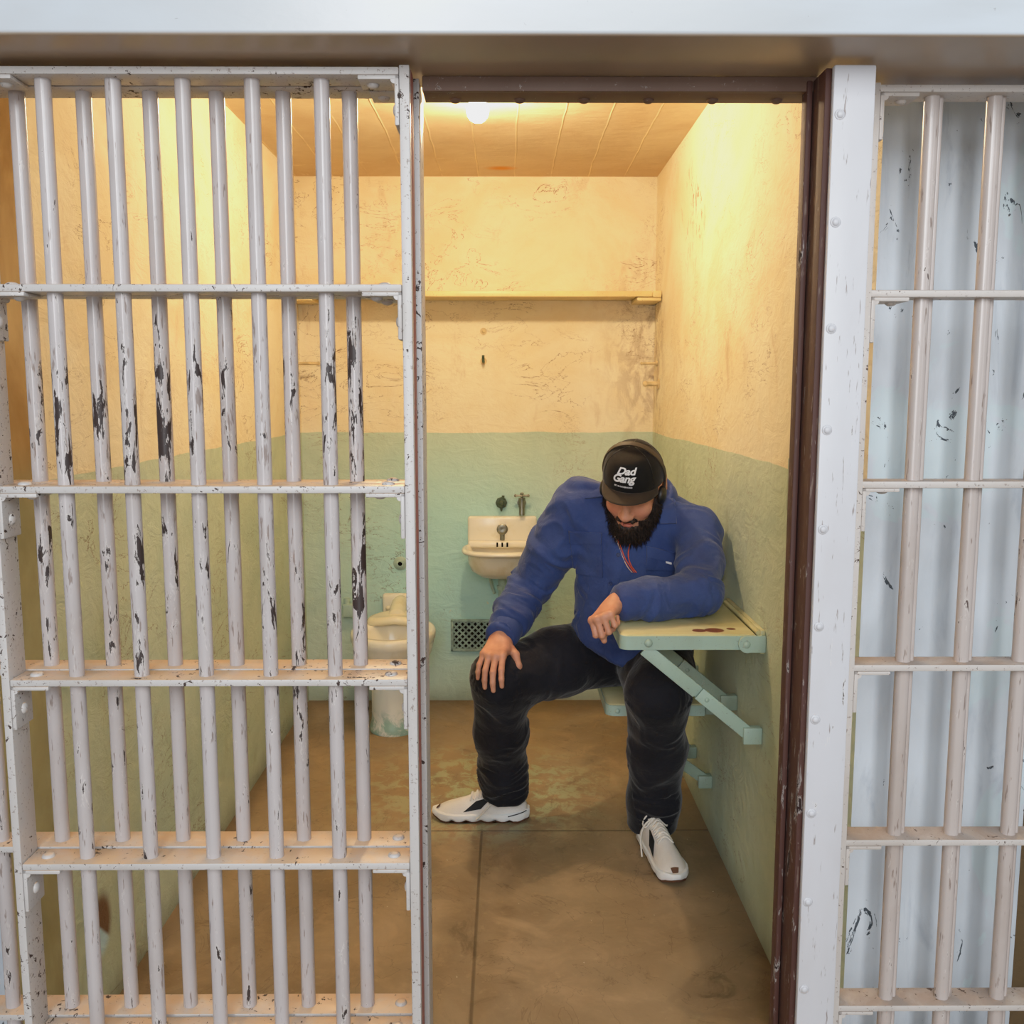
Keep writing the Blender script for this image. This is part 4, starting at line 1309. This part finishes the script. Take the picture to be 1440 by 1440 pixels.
# ---------------------------------------------------------------- shoes
ST = [(0.0, .020, .050, 0), (.010, .029, .078, 0), (.030, .035, .098, 0), (.060, .037, .103, 0), (.095, .037, .100, 0), (.130, .039, .098, .002), (.165, .042, .085, .004), (.200, .0455, .072, .005),
      (.235, .047, .062, .005), (.262, .043, .054, .003), (.282, .035, .046, .001), (.297, .022, .033, 0), (.304, .008, .026, 0)]
def shoe(heel, ang, side, lacetail):
    Mx = Matrix.Translation(heel) @ Matrix.Rotation(ang, 4, 'Z')          # local +x runs heel to toe
    tf = lambda p: Mx @ Vector(p)
    bm = bmesh.new(); rings = []
    for x, w, h, sft in ST:
        ring = []
        for k in range(24):
            a = 2*PI*k/24
            c, s = math.cos(a), math.sin(a)
            e = 2.6 if s < 0 else 1.8
            yy = w*math.copysign(abs(c)**(2/2.4), c)
            if s > 0: yy *= 1-.35*max(0, s)*(1 if x > .1 else .3)
            zz = .022+(h-.022)*(max(0, s)**.75) if s > 0 else .022+.010*s
            ring.append(tf((x, yy+sft*side, zz)))
        rings.append(ring)
    loft(bm, rings)
    up = obj('shoe', bm, M_SHOE, person, True)
    # foam sole with a scalloped lower edge over a rubber tread
    def outline(g):
        L = [(x, w+g) for x, w, h, s in ST]
        L[0] = (-.006-g*.5, .012); L[-1] = (.309+g*.5, .010)
        xs = np.array([p[0] for p in L]); ws = np.array([p[1] for p in L])
        X = np.concatenate([np.linspace(xs[0], xs[-1], 70)])
        W = np.interp(X, xs, ws)
        sf = np.interp(X, [q[0] for q in ST], [q[3] for q in ST])*side
        return [(x, w+f) for x, w, f in zip(X, W, sf)]+[(x, -w+f) for x, w, f in zip(X[::-1], W[::-1], sf[::-1])]
    def z_up(x): return .030+.012*max(0, 1-x/.09)+.006*max(0, (x-.24)/.06)
    def z_lo(x):
        wv = abs(math.sin(PI*(x-.01)/.047))
        return .0050+.0075*(1-wv)*(1 if x < .25 else .6)+.012*max(0, (x-.27)/.035)**2+.010*max(0, (.02-x)/.03)**2
    bm = bmesh.new()
    loft(bm, [[tf((x, y, z_lo(x))) for x, y in outline(.000)], [tf((x, y, z_lo(x)*.6+z_up(x)*.4)) for x, y in outline(.0055)], [tf((x, y, z_up(x)-.003)) for x, y in outline(.004)], [tf((x, y, z_up(x))) for x, y in outline(.000)]])
    obj('foam_sole', bm, M_SOLE, up, 'auto')
    bm = bmesh.new()
    loft(bm, [[tf((x, y, max(.0006, z_lo(x)-.0055))) for x, y in outline(-.001)], [tf((x, y, z_lo(x)+.0005)) for x, y in outline(.0022)]])
    obj('rubber_outsole', bm, M_GUM, up, 'auto')
    def surf(x, a, out=.0015):
        xs = [q[0] for q in ST]
        w = np.interp(x, xs, [q[1] for q in ST]); h = np.interp(x, xs, [q[2] for q in ST]); sf = np.interp(x, xs, [q[3] for q in ST])*side
        c, s = math.cos(a), math.sin(a)
        yy = w*math.copysign(abs(c)**(2/2.4), c)*(1-.35*max(0, s)*(1 if x > .1 else .3)); zz = .022+(h-.022)*max(0, s)**.75
        return tf((x+0, yy*(1+out/w)+sf, zz+out*s))
    # dark panels on both flanks
    bm = bmesh.new()
    for sd in (0, 1):
        rows = []
        for i in range(11):
            row = []
            for j in range(7):
                u, v = i/10, j/6
                x = .118+.058*u+.022*(1-v)-.0*u
                a = .26+.50*v-.05*u
                if sd: a = PI-a
                row.append(surf(x-.02*v+.01, a, .0022))
            rows.append(row)
        loft(bm, rows, closed=False)
    o = obj('side_panel', bm, M_PANEL, up, True); o['label'] = 'black panel on the side of the shoe'
    bm = bmesh.new()
    for sd in (0, 1):
        rows = []
        for i in range(13):
            x = .002+.060*i/12
            zc = .030+.020*max(0, 1-x/.09)
            w = np.interp(x, [q[0] for q in ST], [q[1] for q in ST])+.0062
            sgn = 1 if sd == 0 else -1
            zz = .026+.016*(1-i/12)
            rows.append([tf((x, sgn*w, zz-.0018)), tf((x, sgn*w*1.01, zz+.0018))])
        loft(bm, rows, closed=False)
    o = obj('heel_stripe', bm, M_PANEL, up, True)
    bm = bmesh.new(); rows = []
    for i in range(7):
        x = .285+.021*i/6
        rows.append([surf(min(x, .3035), a, .004) for a in np.linspace(PI*.36, PI*.64, 7)])
    loft(bm, rows, closed=False)
    o = obj('toe_guard', bm, M_GUM, up, True); o['label'] = 'small brown toe guard'
    # tongue, eyestays and laces
    bm = bmesh.new(); rows = []
    for i in range(9):
        x = .075+.105*i/8
        rows.append([surf(x, a, .003+.006*(i < 2)) for a in np.linspace(PI*.34, PI*.66, 7)])
    loft(bm, rows, closed=False)
    obj('tongue', bm, M_LACE, up, True)
    bm = bmesh.new()
    for i in range(6):
        x = .090+.017*i
        tube(bm, [surf(x, PI*.27, .003), surf(x+.004, PI*.5, .008), surf(x+.010, PI*.73, .003)], .0027, 7)
        tube(bm, [surf(x+.010, PI*.27, .003), surf(x+.005, PI*.5, .0085), surf(x, PI*.73, .003)], .0027, 7)
    k = surf(.090, PI*.5, .012)
    for sgn in (-1, 1):
        e = tf((.085, sgn*.036, .088)); e2 = tf((.115, sgn*.048, .070))
        tube(bm, [k, k.lerp(e, .6)+Vector((0, 0, .016)), e, e2.lerp(k, .35), k], .0024, 7)
    e = lacetail
    tube(bm, [k, tf((.10, e*.036, .086)), tf((.125, e*.053, .062)), tf((.150, e*.058, .035)), tf((.165, e*.060, .022))], .0026, 7)
    obj('laces', bm, M_LACE, up, True)
    return up
hr = P(741, 1149, 2.955); hr.z = 0; tr_ = P(613, 1149, 2.965); tr_.z = 0
d = tr_-hr
shoe(hr, math.atan2(d.y, d.x), -1, 1)
hlf = Vector((.438, 2.825, 0)); tl_ = Vector((.480, 2.518, 0)); d = tl_-hlf
shoe(hlf, math.atan2(d.y, d.x), 1, -1)

# ---------------------------------------------------------------- beard
bd = [hell((0, -.052, -.118), (.058, .050, .050), .03), hell((0, -.060, -.138), (.048, .042, .036), .03), hell((-.058, -.022, -.078), (.022, .030, .052), .03), hell((.058, -.022, -.078), (.021, .030, .050), .03),
      hcone((-.074, -.010, -.020), (-.066, -.022, -.065), .010, .018, .02), hcone((.074, -.010, -.020), (.066, -.022, -.065), .010, .018, .02),
      hcone((-.048, -.060, -.090), (-.020, -.090, -.062), .016, .007, .012), hcone((.048, -.060, -.090), (.020, -.090, -.062), .016, .007, .012),
      hcone((-.022, -.097, -.063), (0, -.1035, -.0605), .008, .0065, .006), hcone((.022, -.097, -.063), (0, -.1035, -.0605), .008, .0065, .006), hcone((-.016, -.094, -.093), (.016, -.094, -.093), .008, .008, .01),
      hell((0, -.086, -.104), (.032, .022, .016), .012),
      hell((0, -.103, -.0775), (.021, .020, .0078), .004, 's')]
Vt, Q = surface(bd, .003, 2)
N = normals(Vt, Q)
rng = np.random.default_rng(4)
for j in range(len(Vt)):
    q = HRn.T @ (Vt[j]-np.array(H))
    Vt[j] += N[j]*.004*noise.noise(Vector((q[0]*160, q[1]*160, q[2]*40)))
beard = np_mesh('beard', Vt, Q)
bm = bmesh.new(); bm.from_mesh(beard)
ids = rng.choice(len(Vt), 5200)
for j in ids:
    p = Vector(Vt[j]); n = Vector(N[j])
    q = HR.transposed() @ (p-H)
    if abs(q.x) < .030 and -.086 < q.z < -.055 and q.y < -.080: continue
    low = min(1, max(0, (-q.z-.05)/.10))
    L = .009+.015*low*rng.random()
    d = (n*.55+HR @ Vector((q.x*3, -.10, -.9))*.7+Vector(rng.normal(0, .16, 3))).normalized()
    s = d.cross(Vector((.3, .7, .2))).normalized()*.0007; t2 = d.cross(s).normalized()*.0007
    mid = p+d*L*.55+n*.001
    tip = p+d*L+Vector((0, 0, -.25*L))
    a = [bm.verts.new(p+s), bm.verts.new(p-s*.5+t2), bm.verts.new(p-s*.5-t2)]
    b = [bm.verts.new(mid+s*.7), bm.verts.new(mid-s*.4+t2*.7), bm.verts.new(mid-s*.4-t2*.7)]
    c = bm.verts.new(tip)
    for k in range(3):
        bm.faces.new((a[k], a[(k+1) % 3], b[(k+1) % 3], b[k])); bm.faces.new((b[k], b[(k+1) % 3], c))
bm.to_mesh(beard); bm.free()
link_mesh('beard', beard, M_HAIR, person, True)
# cropped hair at the sides and back, under the cap
hr_ = [hell((0, .020, .010), (.081, .092, .070), .02), hell((0, -.075, .02), (.11, .075, .11), .012, 's'), hell((0, .03, -.10), (.12, .12, .055), .01, 's')]
hr_ += [hell((s*.085, .012, -.012), (.016, .030, .040), .006, 's') for s in (-1, 1)]
Vt, Q = surface(hr_, .004, 2)
link_mesh('hair', np_mesh('hair', Vt, Q), M_HAIR, person, True)

# ---------------------------------------------------------------- cap
def cap_pt(th, ph, out=0.0):
    """th around the head (0 = front), ph from rim (0) to crown (90 deg), in head space"""
    rx, ry, rz = .0905+out, .109+out, .116+out
    front = math.cos(th)
    cz = .034+.024*front*(1-math.sin(ph)**4)
    e = .62+.14*(1-front)/2*1.2        # boxier, taller front panels
    cp = math.cos(ph)**e; spn = math.sin(ph)**(1.0-.12*max(0, front))
    z = cz+(rz+.002-.018*front*0-cz*.0)*spn*(.92+.05*front*(1-spn))
    return Vector((rx*cp*math.sin(th), .006-ry*cp*math.cos(th), z))
bm = bmesh.new(); rings = []
NU, NV = 72, 20
for j in range(NV):
    ph = (j/NV)*PI/2*.995
    rings.append([hl(*cap_pt(2*PI*i/NU, ph)) for i in range(NU)])
rings.insert(0, [hl(*(cap_pt(2*PI*i/NU, 0)-Vector((0, 0, .012)))) for i in range(NU)])
loft(bm, rings, cap0=False)
bmesh.ops.recalc_face_normals(bm, faces=bm.faces)
bvh_cap = BVHTree.FromBMesh(bm)
cap = obj('cap', bm, M_CAP, person, True)
bm = bmesh.new(); ball(bm, hl(*cap_pt(0, PI/2)), .006, (1, 1, .6), 12)
obj('top_button', bm, M_CAP, cap, True)
# seams between the panels
for th in (R(55), R(-55), R(115), R(-115), R(180)):
    bm = bmesh.new(); tube(bm, [hl(*cap_pt(th, R(a), .0004)) for a in (0, 15, 30, 45, 60, 75, 88)], .0011, 6)
    obj('seam', bm, M_BLACKPL, cap, True)
# brim
def brim():
    bm = bmesh.new(); top, bot = [], []
    nu, nv = 40, 9
    for j in range(nv+1):
        v = j/nv; rt, rb = [], []
        for i in range(nu+1):
            a = R(-68)+R(136)*i/nu
            p = cap_pt(a, 0, -.001); p.z -= .006
            reach = .056*max(0, math.cos(a*1.28))**.62
            q = Vector((p.x*1.03, p.y-reach, 0))
            x = p.x+(q.x-p.x)*v; y = p.y+(q.y-p.y)*v
            z = p.z-.010*v-2.1*(x*x)*(.25+.75*v)+.012*v*math.cos(a)
            rt.append(hl(x, y, z)); rb.append(hl(x, y, z-.0035))
        top.append(rt); bot.append(rb)
    vt = loft(bm, top, closed=False); vb = loft(bm, bot, closed=False)
    rim = [(0, i) for i in range(nu)]+[(j, nu) for j in range(nv)]+[(nv, i) for i in range(nu, 0, -1)]+[(j, 0) for j in range(nv, 0, -1)]
    for k in range(len(rim)):
        p, q = rim[k], rim[(k+1) % len(rim)]
        try: bm.faces.new((vt[p[0]][p[1]], vt[q[0]][q[1]], vb[q[0]][q[1]], vb[p[0]][p[1]]))
        except ValueError: pass
    return obj('brim', bm, M_BRIM, cap, True)
br = brim(); br['label'] = 'faded brown-black curved brim'

# white script lettering on the front panel, wrapped on the cap
def lettering(lines, small):
    bm = bmesh.new()
    def put(body, size, ox, oz, shear, bold, slope=0.0, align='CENTER'):
        cu = bpy.data.curves.new('t', 'FONT'); cu.body = body; cu.size = size; cu.shear = shear
        cu.align_x = align; cu.offset = bold; cu.resolution_u = 4; cu.fill_mode = 'FRONT'
        cu.space_character = .95
        o = bpy.data.objects.new('t', cu); COL.objects.link(o)
        dg = bpy.context.evaluated_depsgraph_get()
        me = bpy.data.meshes.new_from_object(o.evaluated_get(dg))
        bpy.data.objects.remove(o); bpy.data.curves.remove(cu)
        tb = bmesh.new(); tb.from_mesh(me); bpy.data.meshes.remove(me)
        bmesh.ops.subdivide_edges(tb, edges=[e for e in tb.edges if e.calc_length() > .004], cuts=2)
        bmesh.ops.triangulate(tb, faces=tb.faces)
        mp = {}
        for v in tb.verts:
            x = v.co.x+ox; z = v.co.y+oz+slope*v.co.x
            mp[v] = bm.verts.new(hl(*cap_pt(x/.100, z/.112, .0022)))
        for f in tb.faces:
            vs = [mp[v] for v in f.verts]
            if None not in vs: bm.faces.new(vs)
        tb.free()
    for a in lines: put(*a)
    for a in small: put(*a)
    me = bpy.data.meshes.new('lettering'); bm.to_mesh(me); bm.free()
    o = link_mesh('lettering', me, M_WHITE, cap)
    o['label'] = 'white script lettering on the front of the cap'
lettering([('Dad', .0400, .002, .0545, .30, .0013, .04), ('Gang', .0370, -.007, .0270, .30, .0013, .04)],
          [('EST. IN FATHERHOOD', .0062, -.006, .010, 0, .0002, -.02)])

# ---------------------------------------------------------------- headphones and lanyard
def headphones():
    bm = bmesh.new(); rings = []
    n = 48
    for i in range(n+1):
        a = PI*(-.02)+PI*1.04*i/n
        rx, rz = .0945, .124
        # the band leans forward over the cap
        y = .012-.018*math.sin(a)
        p = Vector((rx*math.cos(a), y, .034+rz*math.sin(a)))
        d = Vector((math.cos(a), 0, math.sin(a)))
        w = .0085; t = .0022
        rings.append([hl(*(p+d*t+Vector((0, -w, 0)))), hl(*(p+d*(t+.001))), hl(*(p+d*t+Vector((0, w, 0)))), hl(*(p-d*t+Vector((0, w, 0)))), hl(*(p-d*t+Vector((0, -w, 0))))])
    loft(bm, rings)
    hp = obj('headphones', bm, M_BAND, person, 'auto')
    for s in (-1, 1):
        bm = bmesh.new()
        tube(bm, [hl(s*.0935, .013, .040), hl(s*.0935, .006, .01), hl(s*.092, -.006, -.012)], .0035, 8)
        ax = HR @ Matrix(((0, 0, s), (0, 1, 0), (1, 0, 0)))
        lathe(bm, hl(s*.080, -.010, -.022), [(.0001, 0), (.024, 0), (.0265, .004), (.026, .010), (.022, .016), (.015, .019), (.0001, .020)], 28, ax=ax)
        obj('ear_cup', bm, M_BLACKPL, hp, True)
headphones()

def lanyard():
    def on(x, y, out=.005):
        h, n = hit(bvh_shirt, x, y)
        return h+n*out
    def chest(*pts):
        ps = [on(*p) for p in pts]
        return [p for p in ps if p.y > 2.60]
    bm = bmesh.new()
    tube(bm, chest((866, 752, .008), (873, 768), (879, 784), (885, 795), (892, 805), (900, 814), (908, 822, .0)), .0016, 7)
    lan = obj('lanyard', bm, M_ORANGE, person, True)
    lan['label'] = 'thin orange cord'
    bm = bmesh.new()
    tube(bm, chest((889, 754, .008), (886, 766), (884, 780), (887, 794), (895, 805), (903, 814), (910, 822, .0)), .0015, 7)
    o = obj('cord', bm, M_ORANGE, lan, True)
    bm = bmesh.new()
    tube(bm, chest((864, 752, .008), (870.5, 768, .004), (876.5, 784, .004), (883, 797, .004), (889, 805, .004)), .0013, 7)
    o = obj('cord', bm, M_PALECORD, lan, True); o['label'] = 'pale strand of the cord'
lanyard()
# ---------------------------------------------------------------- light, world, camera
w = bpy.data.worlds.new('daylight'); SC.world = w; w.use_nodes = True
bg = w.node_tree.nodes['Background']; bg.inputs[0].default_value = (.82, .91, 1.0, 1); bg.inputs[1].default_value = WORLD
def area(name, loc, target, size, energy, col):
    l = bpy.data.lights.new(name, 'AREA'); l.size = size; l.energy = energy; l.color = col
    o = bpy.data.objects.new(name, l); COL.objects.link(o); o.location = loc
    o.rotation_euler = (Vector(target)-Vector(loc)).to_track_quat('-Z', 'Y').to_euler()
    return o
def strip(name, loc, target, sx, sy, energy, col):
    o = area(name, loc, target, sx, energy, col)
    o.data.shape = 'RECTANGLE'; o.data.size = sx; o.data.size_y = sy
strip('tall_window', (-.75, -3.2, 2.0), (.3, 1.6, 1.1), .26, 2.6, SKYL, (.95, .97, 1.0))
area('corridor_fill', (.2, -1.6, 2.7), (-.15, 3.6, .5), 1.6, FILL, (.90, .96, 1.0))
strip('far_streak_light', (3.2, -1.6, 2.4), (.0, 1.6, 1.1), .5, 2.4, SKYL*.35, (.92, .96, 1.0))  # added strip light for shading and streaks on the bars
l = bpy.data.lights.new('next_cell_bulb', 'POINT'); l.energy = 12; l.color = (1, .72, .38); l.shadow_soft_size = .04
o = bpy.data.objects.new('next_cell_bulb', l); COL.objects.link(o); o.location = (1.75, 2.9, 2.15)

cd = bpy.data.cameras.new('camera'); cam = bpy.data.objects.new('camera', cd); COL.objects.link(cam)
cd.sensor_width = 36; cd.sensor_fit = 'HORIZONTAL'; cd.lens = FPX/1440*36
cam.location = (0, 0, CAMH); cam.rotation_euler = (PI/2-PITCH, 0, -math.atan(8/FPX))
cd.clip_start = .05
SC.camera = cam
SC.view_settings.view_transform = 'Standard'
SC.view_settings.look = 'None'
SC.view_settings.exposure = EXPO

cm = SC.view_settings.curve_mapping
SC.view_settings.use_curve_mapping = True
cm.use_clip = False; cm.extend = 'HORIZONTAL'
cv = cm.curves[3]
PTS = [(0, 0), (.06, .068), (.2, .215), (.5, .50), (.9, .80), (1.3, .95), (2, 1.0)]
cv.points[0].location = PTS[0]; cv.points[-1].location = PTS[-1]
for p in PTS[1:-1]: cv.points.new(*p)
cm.update()
